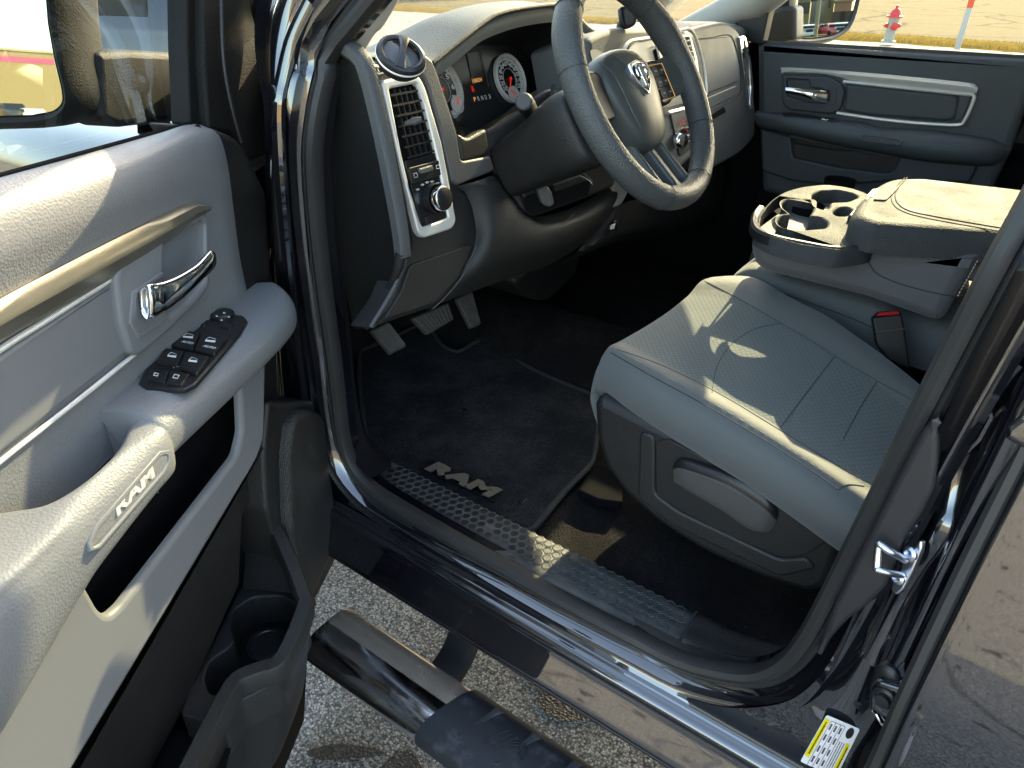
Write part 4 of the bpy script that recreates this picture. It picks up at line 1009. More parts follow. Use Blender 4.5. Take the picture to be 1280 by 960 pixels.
# door mirror
gp = dpt(.10, -.25, 1.45)
vv = (EYE-gp).normalized(); rr_ = V((-.12, -.99, .050)).normalized(); gn = (vv+rr_).normalized()
SG = plane(gp, gn)
gpx = [(-120, -90), (54, -90), (56, -20), (60, 30), (68, 75), (77, 112), (79, 128, 10), (68, 139, 10), (40, 144), (-120, 148)]
hb = pl('mirror_glass', 'mirror_silver', DOOR, SG, gpx, .003, .0005, 4)
def ringpx(s, o): return None
front = fil([(-160, -130), (66, -130), (66, -20), (70, 28), (78, 72), (88, 110), (92, 134, 14), (76, 152, 14), (44, 158), (-160, 164)], 8)
inner = fil([(-120, -90), (56, -90), (58, -20), (62, 30), (70, 75), (79, 112), (81, 129, 10), (69, 141, 10), (40, 146), (-120, 150)], 8)
fb = [SG(p.x, p.y, .004) for p in front]; ib = [SG(p.x, p.y, -.004) for p in inner]; ib2 = [SG(p.x, p.y, .006) for p in inner]
m = MB()
# same count by resampling closed loops
def rs(P, n): return resamp(P+[P[0]], n+1)[:-1]
n = 90; a0, a1, a2 = rs(ib, n), rs(ib2, n), rs(fb, n)
c = sum(a2, V((0, 0, 0)))/n
def shrink(P, k, d): return [c+(p-c)*k-gn*d for p in P]
m.grid([a0, a1, [p.lerp(q, .5)+gn*.006 for p, q in zip(a1, a2)], a2, shrink(a2, 1.03, .02), shrink(a2, 1.035, .05), shrink(a2, .97, .10), shrink(a2, .8, .14), shrink(a2, .4, .16), shrink(a2, .02, .165)], cv=True)
m.build('mirror_housing', 'housing_black', DOOR, 'large black folding mirror housing outside the window')
pl('mirror_mount', 'housing_black', DOOR, SD(-.20), [(128, 150), (124, 80), (122, 64), (160, 62), (226, 66), (240, 72), (240, 150), (150, 160)], .06, .012, 8)

# ------------------------------------------------------------------ dashboard
ye = [(.795, 1.405), (.81, 1.432), (.86, 1.447), (.93, 1.447), (.985, 1.440), (1.05, 1.462), (1.13, 1.492), (1.25, 1.508), (1.38, 1.510), (1.46, 1.495), (1.54, 1.462), (1.8, 1.452), (2.0, 1.452), (2.2, 1.445), (2.38, 1.432), (2.45, 1.40)]
rows = []
for y, z in ye:
    f = 0 if y < 1.5 else min(1, (y-1.5)/.1)*.035
    rows.append([V((-1.55, y, 1.37)), V((-1.36, y, 1.395)), V((-1.18, y, 1.42)), V((-1.02, y, z-.005)), V((-.93+f, y, z+.003)), V((-.885+f, y, z-.002)), V((-.872+f, y, z-.012)), V((-.874+f, y, z-.03))])
DASH = MB().grid(sgrid(rows, 4, 4)).build('dashboard', 'dash_pad', TR, 'grey grained dashboard top pad')
DB = bvh(DASH)
# block behind the faces so that nothing shows through
m = MB(); rows = []
for y in (.80, .97): rows.append([V((-1.45, y, 1.37)), V((-.90, y, 1.425)), V((-.85, y, 1.2)), V((-.83, y, 1.05)), V((-1.05, y, 1.04)), V((-1.45, y, 1.1))])
m.grid(rows, cv=True); m.cap(rows[0]); m.cap(rows[1]); m.build('dash_core', 'black_matte', DASH)
m = MB(); rows = []
for y in (.97, 1.55): rows.append([V((-1.45, y, 1.37)), V((-1.05, y, 1.38)), V((-1.02, y, 1.25)), V((-.88, y, 1.2)), V((-.83, y, 1.07)), V((-1.05, y, 1.04)), V((-1.45, y, 1.1))])
m.grid(rows, cv=True); m.cap(rows[1]); m.build('dash_core', 'black_matte', DASH)
m = MB(); rows = []
for y in (1.50, 2.40): rows.append([V((-1.45, y, 1.37)), V((-.90, y, 1.42)), V((-.85, y, 1.15)), V((-.92, y, .99)), V((-1.05, y, .96)), V((-1.45, y, 1.0))])
m.grid(rows, cv=True); m.cap(rows[0]); m.cap(rows[1]); m.build('dash_core', 'black_matte', DASH)

# end panel towards the door
SE = SY(.795)
pl('end_panel', 'housing_black', DASH, SE, [(424, 60, 10), (440, 70), (453, 90), (470, 160), (490, 250), (500, 305), (499, 320), (480, 370), (452, 413), (441, 412), (424, 330), (408, 200)], .03, .004, 8, label='black end cap of the dash facing the open door')
rim = [SE(*p) for p in [(428, 58), (444, 68), (456, 88), (474, 160), (491, 245), (499, 292), (502, 320)]]
MB().tube(cr([SE(p_, q_, .004) for p_, q_ in [(501, 316), (496, 340), (480, 372), (458, 409)]], 6), [.009]*6+[.007]*6+[.006]*7, 10).build('end_rim', 'dash_dark', DASH)
MB().sweep(cr(rim, 5), [(-.012, -.01), (-.012, .004), (-.008, .010), (.006, .010), (.012, .004), (.012, -.01)], REF).build('end_rim', 'dash_slate', DASH)
rim = [ST(.004)(*p) for p in [(463, 92), (478, 150), (494, 225), (508, 300), (508, 320), (492, 360), (463, 409)]]
MB().tube(cr(rim, 5), .0035, 6).build('end_piping', 'dash_slate', DASH)
# fascia round the vent
pl('fascia', 'dash_dark', DASH, ST(0), [(455, 72), (470, 80), (545, 80), (560, 130), (577, 195), (576, 235), (595, 250, 4), (598, 264), (597, 300), (578, 345), (548, 382), (500, 398), (462, 412), (488, 375), (509, 322), (500, 250), (480, 160)], .05, .006, 6, label='dark grained panel around the tall air vent')
pl('fuse_cover', 'dash_dark', DASH, ST(0), [(513, 331), (592, 304), (588, 318), (573, 346), (545, 379), (500, 394), (480, 400), (503, 362)], .01, .003, 6, off=.005)
MB().tube(cr([ST(.0045)(*p) for p in [(576, 234), (590, 244), (597, 256), (598, 275), (597, 302), (580, 342), (557, 371), (541, 386)]], 5), .0012, 6).build('panel_seam', 'dash_slate', DASH)
# vent bezel
hole = [(487, 111), (521, 104), (531, 130), (548, 200), (561, 272), (529, 284), (519, 262), (502, 190)]
bz = pl('vent_bezel', 'satin_silver', DASH, ST(0), [(477, 101, 6), (522, 91, 10), (532, 108, 8), (553, 180), (571, 276, 7), (566, 286, 5), (530, 298, 8), (523, 291, 5), (503, 215), (486, 140)], .02, .004, 6, off=.012, holes=[hole], hr=3, label='satin silver bezel of the tall air vent')
pl('vent_cavity', 'black_matte', DASH, ST(0), [(484, 108), (524, 101), (552, 198), (506, 205)], .01, 0, 0, off=.002)
for k in range(7):
    f = k/6; a = V((487+22*f, 119+78*f, 0)); b = V((525+22*f, 112+75*f, 0))
    A, B = ST(.008)(a.x, a.y), ST(.008)(b.x, b.y)
    m = MB(); m.grid([[A+V((0, 0, .001)), B+V((0, 0, .001))], [A+V((.001, 0, -.002)), B+V((.001, 0, -.002))], [A+V((-.012, 0, -.006)), B+V((-.012, 0, -.006))], [A+V((-.012, 0, -.003)), B+V((-.012, 0, -.003))], [A+V((0, 0, .001)), B+V((0, 0, .001))]])
    m.build('vent_slat', 'black_smooth', bz)
for k in range(5):
    f = (k+.7)/5.4; A = V((487, 113, 0)).lerp(V((522, 107, 0)), f); B = V((508, 198, 0)).lerp(V((544, 188, 0)), f)
    m = MB(); m.sweep([ST(.003)(A.x, A.y), ST(.003)(B.x, B.y)], [(-.001, -.002), (-.001, .003), (.001, .003), (.001, -.002)], TN); m.build('vent_vane', 'dash_dark', bz)
A, B = ST(.012)(506, 155), ST(.03)(527, 149)
m = MB(); m.tube([A, A.lerp(B, .3), A.lerp(B, .6), B], [.0035, .0045, .0065, .004], 10); m.build('vent_knob', 'dash_slate', bz)
pl('light_panel', 'gauge_black', DASH, ST(0), [(506, 201), (548, 190), (562, 274), (528, 286)], .006, .001, 2, off=.008, label='glossy headlamp switch panel under the vent')
pl('dimmer_frame', 'black_smooth', DASH, ST(0), [(511, 210), (549, 200), (552, 219), (515, 230)], .006, .0015, 2, off=.011)
pl('dimmer_wheel', 'dash_slate', DASH, ST(0), [(524, 211), (541, 206), (543, 213), (526, 218)], .006, .002, 2, off=.016)
kc = ST(.010)(543, 248)
m = MB(); m.lathe(kc, TN, [(.026, -.002), (.025, .006), (.024, .010)], 40); m.build('knob_collar', 'black_smooth', DASH)
m = MB(); m.lathe(kc, TN, [(.021, .006), (.021, .022), (.0195, .024)], 40); m.build('knob_ring', 'chrome', DASH)
m = MB(); m.lathe(kc, TN, [(.0195, .024), (.017, .026), (0, .0265)], 40); m.build('headlamp_knob', 'black_smooth', DASH)
for p in [(522, 237), (528, 231), (534, 228), (540, 227), (547, 229)]:
    m = MB()
    m.tube([ST(.0092)(p[0]+a, p[1]+b) for a, b in ((-1.4, -.6), (1.2, -1.1), (1.6, .5), (-1, 1.1))], .0004, 4, True)
    m.tube([ST(.0092)(p[0]-2.2, p[1]), ST(.0092)(p[0]+2.4, p[1]-.6)], .0004, 4)
    m.build('switch_symbol', 'white_print', DASH)
m = MB(); m.tube([ST(.0092)(*p) for p in [(542, 281), (555, 278)]], .0005, 4); m.build('switch_symbol', 'white_print', DASH); m = MB()
m.tube([ST(.0135)(*p) for p in [(517, 217), (521, 216), (522, 221), (518, 222)]], .0004, 4, True); m.build('switch_symbol', 'white_print', DASH); m = MB(); m.tube([ST(.0135)(*p) for p in [(545, 207), (549, 206), (550, 210), (546, 211)]], .0004, 4, True)
m.build('switch_symbols', 'white_print', DASH).name = 'switch_symbol'
pl('lamp_button', 'black_smooth', DASH, ST(0), [(532, 271), (539, 269), (541, 279), (534, 281)], .004, .001, 1, off=.011)
# grey trim beside the cluster
pl('cluster_trim', 'dash_slate', DASH, ST(0), [(508, 78), (524, 62), (541, 76, 3), (549, 98), (560, 130), (571, 165), (577, 202, 5), (614, 195, 5), (619, 213, 6), (572, 232, 4), (566, 226), (551, 160), (534, 103), (526, 89)], .03, .004, 5, off=.010, label='slate grey trim strip between vent and gauges')
pl('coin_tray', 'black_plastic', DASH, ST(0), [(572, 166, 6), (584, 173, 4), (608, 160, 5), (613, 194), (579, 202)], .02, .006, 4, off=.004)
# cluster
NC = V((.93, 0, .36)).normalized()
def SCl(off=0.): return plane(V((-.955, 0, 1.37))+NC*off, NC)
lip = [(541, 80), (572, 55), (605, 28), (640, 14), (695, 6), (722, 14), (728, 60), (715, 115), (690, 130), (665, 155), (617, 196), (579, 203), (560, 140)]
fac = [(541, 82), (556, 66), (590, 58), (625, 55), (652, 60), (668, 80), (674, 105), (674, 125), (666, 140), (640, 150), (610, 157), (575, 160), (560, 130)]
n = 60; a = rs([ST(.0)(p.x, p.y) for p in fil(lip, 8)], n); b = rs([SCl(0)(p.x, p.y) for p in fil(fac, 6)], n)
m = MB(); m.grid([a, [p.lerp(q, .45) for p, q in zip(a, b)], b], cv=True); m.build('gauge_hood', 'black_smooth', DASH, 'dark recess shading the gauges')
MB().tube([ST(.004)(p.x, p.y) for p in cr([V((541, 79, 0)), V((572, 54, 0)), V((604, 29, 0)), V((622, 18, 0)), V((650, 11, 0)), V((700, 5, 0))], 5)], .004, 8).build('hood_lip', 'dash_dark', DASH)
CL = MB(); CL.cap([SCl(0)(p.x, p.y) for p in fil([(530, 75), (556, 60), (590, 55), (625, 52), (656, 58), (672, 80), (680, 125), (668, 145), (640, 155), (610, 162), (570, 166)], 4)])
CL = CL.build('gauge_face', 'gauge_black', DASH, 'instrument cluster with two round dials')
UPC = V((-.36, 0, .93)).normalized(); YC = V((0, 1, 0))
def dial(c, R, nums, a0, a1, needle, nm, lab):
    m = MB(); m.lathe(c, NC, [(R*1.06, 0), (R*1.06, .008), (R, .010), (R*.98, .004), (R*.8, .003), (R*.79, .0015)], 48); d = m.build(nm, 'gauge_pale', DASH, lab)
    m = MB(); m.lathe(c, NC, [(R*.79, .0016), (0, .0016)], 48); m.build('dial_plate', 'gauge_black', d)
    m = MB()
    for i in range(41):
        a = a0+(a1-a0)*i/40; u = YC*math.sin(a)+UPC*math.cos(a); w = R*(.10 if i % 4 == 0 else .05)
        m.tube([c+u*(R*.95-w)+NC*.0043, c+u*R*.95+NC*.0043], .0006, 4)
    m.build('tick_ring', 'black_smooth', d)
    for k, s in enumerate(nums):
        a = a0+(a1-a0)*k/(len(nums)-1); u = YC*math.sin(a)+UPC*math.cos(a); p = c+u*R*.64+NC*.003; w = R*(.09 if len(s) < 2 else .13 if len(s) < 3 else .17)
        text('numeral', s, 'white_print', d, p-YC*w-UPC*R*.07, p+YC*w-UPC*R*.07, UPC, R*.19, bold=.03, ext=.0002)
    a = needle; u = YC*math.sin(a)+UPC*math.cos(a); m = MB(); m.tube([c-u*R*.08+NC*.006, c+u*R*.75+NC*.006], [.0016, .0007], 6); m.lathe(c, NC, [(.0028, .004), (.0028, .007), (0, .008)], 16); m.build('needle', 'red_print', d)
    m = MB(); m.lathe(c, NC, [(R*.46, .002), (R*.46, .003), (R*.44, .003), (R*.44, .002)], 36); m.build('inner_ring', 'gauge_pale', d)
dial(SCl(.002)(551, 113), .052, ['0', '1', '2', '3', '4', '5', '6', '7'], RAD(-135), RAD(125), RAD(-133), 'tachometer', 'rev counter half hidden by the grey trim')
dial(SCl(.002)(636, 99), .047, ['0', '10', '20', '30', '40', '50', '60', '70', '80', '90', '100', '110', '120'], RAD(-150), RAD(125), RAD(-148), 'speedometer', 'speedometer with red needle at zero')
for c, nd in ((SCl(.006)(642, 118), RAD(-60)), (SCl(.006)(571, 131), RAD(20))):
    m = MB(); m.lathe(c, NC, [(.017, 0), (.017, .003), (.0145, .003), (.0145, .001), (0, .001)], 30); d = m.build('fuel_dial', ['gauge_pale', 'gauge_black'], DASH)
    m = MB(); u = YC*math.sin(nd)+UPC*math.cos(nd); m.tube([c+NC*.004, c+u*.013+NC*.004], [.0014, .0008], 6); m.build('needle', 'red_print', d)
pl('info_screen', 'black_smooth', DASH, SCl(0), [(583, 66), (600, 63), (610, 103), (592, 108)], .003, .0008, 2, off=.002)
MB().tube([SCl(.004)(*p) for p in [(600, 62), (611, 108)]], .0008, 5).build('screen_edge', 'dash_slate', DASH)
UPd = SCl()(596, 92)-SCl()(597, 100)
text('odometer', '108034', 'amber_print', CL, SCl(.004)(591, 104), SCl(.004)(603, 101.5), UPd, bold=.02, ext=.0002)
text('warning_word', 'ABS', 'red_print', CL, SCl(.004)(588.5, 107), SCl(.004)(590.5, 115), SCl()(592, 110)-SCl()(589, 111), h=.007, bold=.04, ext=.0002)
for k, s_ in enumerate('PRND3'):
    x = 593+4.6*k; y = 127-.9*k; text('gear_letter', s_, 'amber_print' if s_ == 'P' else 'white_print', CL, SCl(.003)(x, y), SCl(.003)(x+2.4, y-.45), UPd, h=.0085, bold=.02, ext=.0002)

# corner defroster vent and round freshener
o = V(DB.ray_cast(EYE, ray(478, 84).normalized())[0] or SZ(1.45)(478, 84)); S = plane(o+V((.002, 0, .003)), (.35, -.15, 1))
dv = pl('corner_vent', 'dash_slate', DASH, S, [(457, 72, 3), (478, 66, 3), (489, 88, 3), (472, 94, 3)], .006, .001, 2, off=.003, holes=[[(460, 73), (477, 69), (486, 87), (473, 91)]], hr=2)
pl('vent_cavity', 'black_matte', dv, S, [(458, 73), (478, 68), (488, 88), (472, 93)], .002, 0, 0, off=.0)
for k in range(3):
    MB().tube([S(463+5*k, 72-1.2*k, .002), S(474+4.5*k, 91-1.2*k, .002)], .0013, 6).build('vent_fin', 'black_smooth', dv)
c = SZ(1.485)(502, 68); ax = V((.58, -.22, .78)).normalized()
FR = empty('air_freshener', c-ax*.03, 'round black air freshener with crossed band sitting on the dash corner', 'air freshener')
m = MB(); m.lathe(c, ax, [(.012, -.022), (.024, -.019), (.029, -.012), (.0305, -.004), (.0295, .002), (.0255, .004), (.0225, .003), (.022, .0)], 48); m.build('shell', 'black_smooth', FR)
m = MB(); m.lathe(c, ax, [(.0305, -.006), (.0312, -.0045), (.0305, -.003)], 48); m.build('seam_ring', 'satin_silver', FR)
m = MB(); m.lathe(c, ax, [(.0225, -.004), (0, -.004)], 40); m.build('inner_pad', 'foam_grey', FR)
m = MB(); m.lathe(c, ax, [(.022, .002), (.013, .0045), (0, .0055)], 40); m.build('lens', 'clear_lens', FR)
xr = SZ(1.49)(515, 82)-SZ(1.49)(496, 46); xr = (xr-ax*xr.dot(ax)).normalized(); yr = ax.cross(xr)
m = MB(); rows = []
for k in range(11):
    t = -1+.2*k; w = .0042+.004*abs(t)**2; h = .006*(1-t*t)+.002
    rows.append([c+xr*t*.0265-yr*w+ax*h, c+xr*t*.0265-yr*w*.6+ax*(h+.003), c+xr*t*.0265+yr*w*.6+ax*(h+.003), c+xr*t*.0265+yr*w+ax*h])
m.grid(rows); m.build('band', 'black_smooth', FR)

# lower knee panel and column surround
_A, _B, _C = ST(-.01)(612, 180), SX(-.755)(715, 200), ST(.012)(652, 262)
_n = (_B-_A).cross(_C-_A).normalized(); _n = _n if _n.x > 0 else -_n
def SQ(off=0.): return plane(_A+_n*off, _n)
pl('column_surround', 'black_plastic', DASH, SQ(0), [(590, 168), (618, 158), (650, 138), (672, 118), (692, 108), (722, 140), (770, 210), (772, 232), (740, 246), (668, 272), (652, 266), (640, 245), (617, 216), (600, 200)], .05, .010, 10, off=0, label='black panel round the steering column')
kn = [[(569, 233, .004), (597, 226, .012), (617, 220, .006), (630, 234, .0), (640, 252, .0), (651, 268, .0), (690, 268, .002), (735, 250, .0), (766, 226, -.01)],
      [(582, 242, .006), (608, 236, .024), (630, 240, .024), (641, 250, .018), (652, 264, .018), (668, 276, .016), (700, 273, .020), (740, 258, .020), (772, 236, .008)],
      [(592, 268, .006), (615, 266, .030), (640, 270, .034), (656, 278, .034), (672, 284, .034), (690, 284, .034), (715, 278, .034), (748, 265, .028), (775, 246, .006)],
      [(594, 300, .002), (612, 300, .028), (634, 300, .034), (652, 302, .036), (672, 302, .036), (694, 299, .034), (720, 292, .030), (744, 280, .022), (766, 262, .0)],
      [(580, 334, -.008), (600, 332, .010), (620, 328, .018), (644, 324, .020), (668, 320, .020), (690, 314, .018), (710, 308, .012), (730, 298, .004), (752, 282, -.014)],
      [(548, 380, -.03), (570, 372, -.03), (600, 361, -.03), (625, 352, -.03), (650, 343, -.03), (680, 334, -.03), (702, 322, -.034), (722, 310, -.036), (742, 292, -.04)]]
KN = MB().grid(sgrid([[ST(o_)(p, q) for p, q, o_ in r] for r in kn], 5, 4)).build('knee_panel', 'dash_dark', DASH, 'dark knee panel under the steering column')
KB = bvh(KN)
text('airbag_word', 'SRS AIRBAG', 'dash_slate', KN, ST(.036)(706, 281), ST(.036)(719, 268), ST()(702, 276)-ST()(706, 281), bold=.01, ext=.0003)
# ignition bay
pl('release_bay', 'black_smooth', DASH, SQ(0), [(645, 226, 12), (662, 204, 12), (700, 196), (718, 214), (738, 224), (744, 232), (715, 246), (668, 252, 6), (655, 250)], .02, .005, 6, off=.012)
pl('bay_pocket', 'black_matte', DASH, SQ(0), [(656, 246), (700, 228), (738, 226), (736, 244), (668, 268), (658, 264)], .002, 0, 3, off=.013)
pl('blank_cover', 'dash_dark', DASH, SQ(0), [(666, 209), (690, 199), (698, 212), (673, 224)], .004, .0012, 3, off=.016)
MB().tube([SQ(.012)(*p) for p in [(690, 236), (724, 224)]], .010, 10).build('release_rod', 'black_smooth', DASH)
pl('brake_release', 'dash_slate', DASH, plane(SQ(.030)(683, 244), (.8, -.6, .1)), [(671, 236, 6), (684, 231, 6), (690, 240), (694, 255, 5), (688, 260, 5), (678, 256, 5)], .014, .005, 4, off=0, back=True, label='grey parking brake release handle')

# steering column, stalk and wheel
tl = RAD(32); NW = V((math.cos(tl), 0, math.sin(tl))); UW = V((-NW.z, 0, NW.x)); CW = V((-.56, 1.15, 1.405)); YW = V((0, 1, 0))
def wp(u, v, h=0.): return CW+YW*u+UW*v+NW*h
rows = []
for h, a, b in ((-.30, .060, .052), (-.20, .072, .062), (-.15, .080, .070), (-.11, .080, .070), (-.095, .068, .060), (-.09, .02, .02)):
    rows.append([wp(a*math.copysign(abs(math.cos(t))**.45, math.cos(t)), b*math.copysign(abs(math.sin(t))**.45, math.sin(t))-.008, h) for t in [k*math.pi/12+.13 for k in range(24)]])
m = MB(); m.grid(sgrid(rows, 3, 1, True), cv=True); COLM = m.build('steering_column', 'black_plastic', TR, 'black steering column shroud')
MB().tube(cr([SQ(.004)(*p) for p in [(692, 106), (688, 125), (689, 148), (700, 176), (720, 208), (740, 228)]], 5), .0035, 8).build('shroud_edge', 'dash_dark', COLM)
MB().tube(cr([SQ(.002)(*p) for p in [(618, 176), (650, 172), (690, 170)]], 5), .0012, 6).build('shroud_seam', 'black_smooth', COLM)
A, B = SQ(.0)(676, 160), SQ(.10)(655, 127)
ax = (B-A).normalized()
m = MB(); m.lathe(A, ax, [(.030, -.02), (.028, .0), (.020, .006), (.014, .01)], 24); m.build('stalk_boot', 'black_plastic', COLM)
L_ = (B-A).length
m = MB(); m.lathe(A, ax, [(.010, 0), (.0115, L_*.3), (.0145, L_*.5), (.0155, L_*.8), (.0165, L_*.85), (.0165, L_*.97), (.0155, L_), (.0155, L_+.001)], 28); st_ = m.build('wiper_stalk', 'black_smooth', COLM, 'black turn signal stalk with round grey tip')
m = MB(); m.lathe(A, ax, [(.0155, L_+.001), (.013, L_+.004), (0, L_+.005)], 28); m.build('stalk_tip', 'dash_slate', COLM)
# rim
m = MB(); rows = []
for k in range(96):
    t = 2*math.pi*k/96; d = YW*math.sin(t)+UW*math.cos(t); rg = .0198+.0025*math.exp(-((math.degrees(t) % 360-300)/14)**2)+.0025*math.exp(-((math.degrees(t) % 360-60)/14)**2)
    rows.append([CW+d*(.186+rg*math.cos(q))+NW*(rg*1.12*math.sin(q)) for q in [j*math.pi/8 for j in range(16)]])
m.grid(rows, cu=True, cv=True)
WH = m.build('steering_wheel', 'wheel_leather', TR, 'grey grained leather steering wheel')
for dg_ in (118, 158, 202, 285, 318, 42):
    m = MB(); t = RAD(dg_); d = YW*math.sin(t)+UW*math.cos(t)
    m.tube([CW+d*(.186+.0208*math.cos(q))+NW*(.0232*math.sin(q)) for q in [j*math.pi/10 for j in range(20)]], .0007, 4, True)
    m.build('rim_seam', 'thread', WH)
SWp = lambda off=0.: plane(CW+NW*off, NW)
HR = -.050
# hub backing and spokes
def spoke(name, mt, pts, off, t, bev, r=8, holes=(), label=None):
    return pl(name, mt, WH, SWp(0), pts, t, bev, r, off=off, holes=holes, hr=5, label=label)
for sgn in (-1, 1):
    rows = []
    for k in range(6):
        f = k/5; u = sgn*(.05+.128*f); hw = .042-.020*f+.014*f*f; v0 = .005+.012*f; q_ = HR*(1-f**2)
        rows.append([wp(u, v0-hw, -.005+q_), wp(u, v0-hw*.8, .010-.006*f+q_), wp(u, v0, .016-.006*f+q_), wp(u, v0+hw*.8, .010-.006*f+q_), wp(u, v0+hw, -.005+q_), wp(u, v0, -.025+q_)])
    MB().grid(sgrid(rows, 2, 3, True), cv=True).build('side_spoke', 'wheel_grey', WH)
    pl('control_pod', 'black_smooth', WH, SWp(0), [], 0, 0) if False else None
HR = -.050
def wpl(name, mt, uv, h, t, bev, r=.006, holes=(), label=None, parent=None, k=0.):
    h = h+HR
    o = [wp(u, v, h+k*v) for u, v in uv]
    o = fil(o, r) if r else o
    hs = [fil([wp(u, v, h+k*v) for u, v in q], r) for q in holes]
    return MB().plate(o, NW-UW*k, t, bev, hs).build(name, mt, parent or WH, label)
# lower double spoke
wpl('lower_spoke', 'wheel_grey', [(-.062, -.045), (-.048, -.08), (-.058, -.176), (.058, -.176), (.048, -.08), (.062, -.045)], .000, .025, .006, .010, k=-.30, holes=[[(-.040, -.088), (-.010, -.088), (-.010, -.165), (-.038, -.160)], [(.010, -.088), (.040, -.088), (.038, -.160), (.010, -.165)]], label='grey twin lower spoke')
# airbag cover as a domed pad
rows = []
prof = [(-.084, .040, .0), (-.080, .048, .012), (-.066, .060, .028), (-.035, .070, .043), (.0, .074, .048), (.035, .070, .043), (.066, .060, .028), (.080, .048, .012), (.084, .040, .0)]
def pad(s, h0):
    L2 = [(0, .088), (.052, .080), (.082, .055), (.088, .02), (.072, -.035), (.050, -.078), (.022, -.094), (0, -.096)]
    P = L2+[(-a_, b_) for a_, b_ in L2[-2:0:-1]]
    return [wp(a_*s*.94, b_*s*.94-.004, h0+HR) for a_, b_ in P]
m = MB(); rows = [pad(1.0, .0), pad(1.02, .018), pad(.985, .034), pad(.90, .043), pad(.6, .053), pad(.3, .057), pad(.02, .058)]
Gp = sgrid(rows, 3, 4, True); m.grid(Gp, cv=True); AP = m.build('airbag_cover', 'wheel_grey', WH, 'grey airbag cover with shield emblem'); PB = bvh(AP)
for sg_ in (-1, 1):
    m = MB(); L3 = drape(PB, [(750, 78), (768, 96), (785, 130), (800, 160)] if sg_ < 0 else [(768, 70), (785, 84), (806, 120)], .0002)
    if len(L3) < 3: continue
    m.tube(L3, .0016, 6); m.build('cover_rib', 'wheel_leather', WH)
# control pod (right) and (left)
for sg_ in (-1, 1):
    w_ = wpl('control_pod', 'black_smooth', [(sg_*u, v) for u, v in [(.080, .048), (.120, .052), (.150, .032), (.152, -.002), (.125, -.030), (.082, -.030)]], .036, .03, .005, .014)
    if sg_ < 0: continue
    for cx_, cy_ in ((.097, .028), (.121, .028), (.097, .008), (.121, .008), (.097, -.012), (.121, -.012)):
        wpl('control_button', 'dash_dark', [(sg_*(cx_+a_), cy_+b_) for a_, b_ in ((-.011, -.009), (.011, -.009), (.011, .009), (-.011, .009))], .039, .004, .001, .002)
        p_ = wp(sg_*cx_, cy_, .0398+HR); text('button_word', random.choice(['OK', 'SET', 'CANC', 'ON', 'RES']), 'white_print', w_, p_-YW*.005-UW*.0015, p_+YW*.005-UW*.0015, UW, h=.0032, ext=.0001)
    MB().tube([wp(sg_*a_, b_, .038+HR) for a_, b_ in [(.084, .040), (.134, .040), (.136, -.022), (.084, -.024)]], .0006, 5, False).build('pod_outline', 'amber_print', WH)
# shield emblem: chrome shield with horned head
eh = .060; ec = (0., .018)
def sh(k): return [(ec[0]+a_*k*1.2, ec[1]+b_*k) for a_, b_ in [(-.021, .024), (0, .028), (.021, .024), (.023, .006), (.014, -.016), (0, -.030), (-.014, -.016), (-.023, .006)]]
wpl('emblem_shield', 'chrome', sh(1.), eh+.001, .008, .0012, .003, holes=[sh(.84)], label='chrome shield emblem with a horned head')
wpl('emblem_field', 'black_smooth', sh(.86), eh-.001, .004, .0, .003)
m = MB()
for s_ in (-1, 1):
    pts = []
    for k in range(22):
        a_ = RAD(100-17*k); r_ = .0105*(1-k/34.); pts.append(wp(ec[0]+s_*(.0085+r_*math.cos(a_)*.8), ec[1]+.006+r_*math.sin(a_)*1.1, eh+.0015+HR))
    m.tube(pts, [.0031*(1-k/30.) for k in range(22)], 7)
m.build('emblem_horn', 'chrome', WH)
m = MB(); P = [(-.007, .016), (.007, .016), (.006, .0), (.0045, -.016), (0, -.021), (-.0045, -.016), (-.006, .0)]
m.plate(fil([wp(ec[0]+a_, ec[1]+b_, eh+.004+HR) for a_, b_ in P], .002), NW, .006, .002); m.build('emblem_head', 'chrome', WH)

# ------------------------------------------------------------------ centre stack
NK = V((1, 0, .28)).normalized()
def SK(off=0.): return plane(V((-.775, 0, 1.42))+NK*off, NK)
sk_ = pl('center_stack', 'dash_pad', TR, SK(0), [(734, 46, 8), (760, 33, 12), (850, 33, 10), (870, 40, 10), (881, 80), (884, 118), (880, 155), (868, 195), (840, 222), (775, 215), (745, 120)], .14, .014, 8, label='centre stack with radio, vents and climate knobs')
pl('stack_panel', 'black_smooth', sk_, SK(0), [(782, 66, 8), (790, 54, 8), (848, 42, 6), (864, 42, 8), (874, 80), (878, 118), (870, 128), (800, 140)], .01, .002, 4, off=.004)
MB().tube([SK(.008)(p.x, p.y) for p in cr([V(q+(0,)) for q in [(779, 80), (780, 62), (788, 52), (810, 48), (850, 38), (864, 38), (874, 60), (881, 92), (882, 118), (874, 130)]], 5)], .0042, 8).build('stack_bezel', 'satin_silver', sk_)
vb = pl('stack_vent', 'satin_silver', sk_, SK(0), [(852, 44, 4), (863, 42, 5), (872, 74), (875, 98), (866, 98)], .01, .002, 3, off=.010, holes=[[(855, 47), (862, 46), (869, 74), (871, 94), (867, 94)]], hr=2)
for k in range(6): MB().tube([SK(.010)(855+2.2*k, 52+7*k), SK(.010)(864+1.3*k, 50+7*k)], .0016, 5).build('vent_slat', 'black_smooth', vb)
pl('radio_screen', 'gauge_black', sk_, SK(0), [(822, 60, 3), (845, 54, 3), (850, 78), (828, 84)], .006, .001, 2, off=.012)
MB().tube([SK(.013)(*p) for p in [(820, 58), (846, 52), (852, 80), (827, 87)]], .0018, 6, True).build('screen_frame', 'satin_silver', sk_)
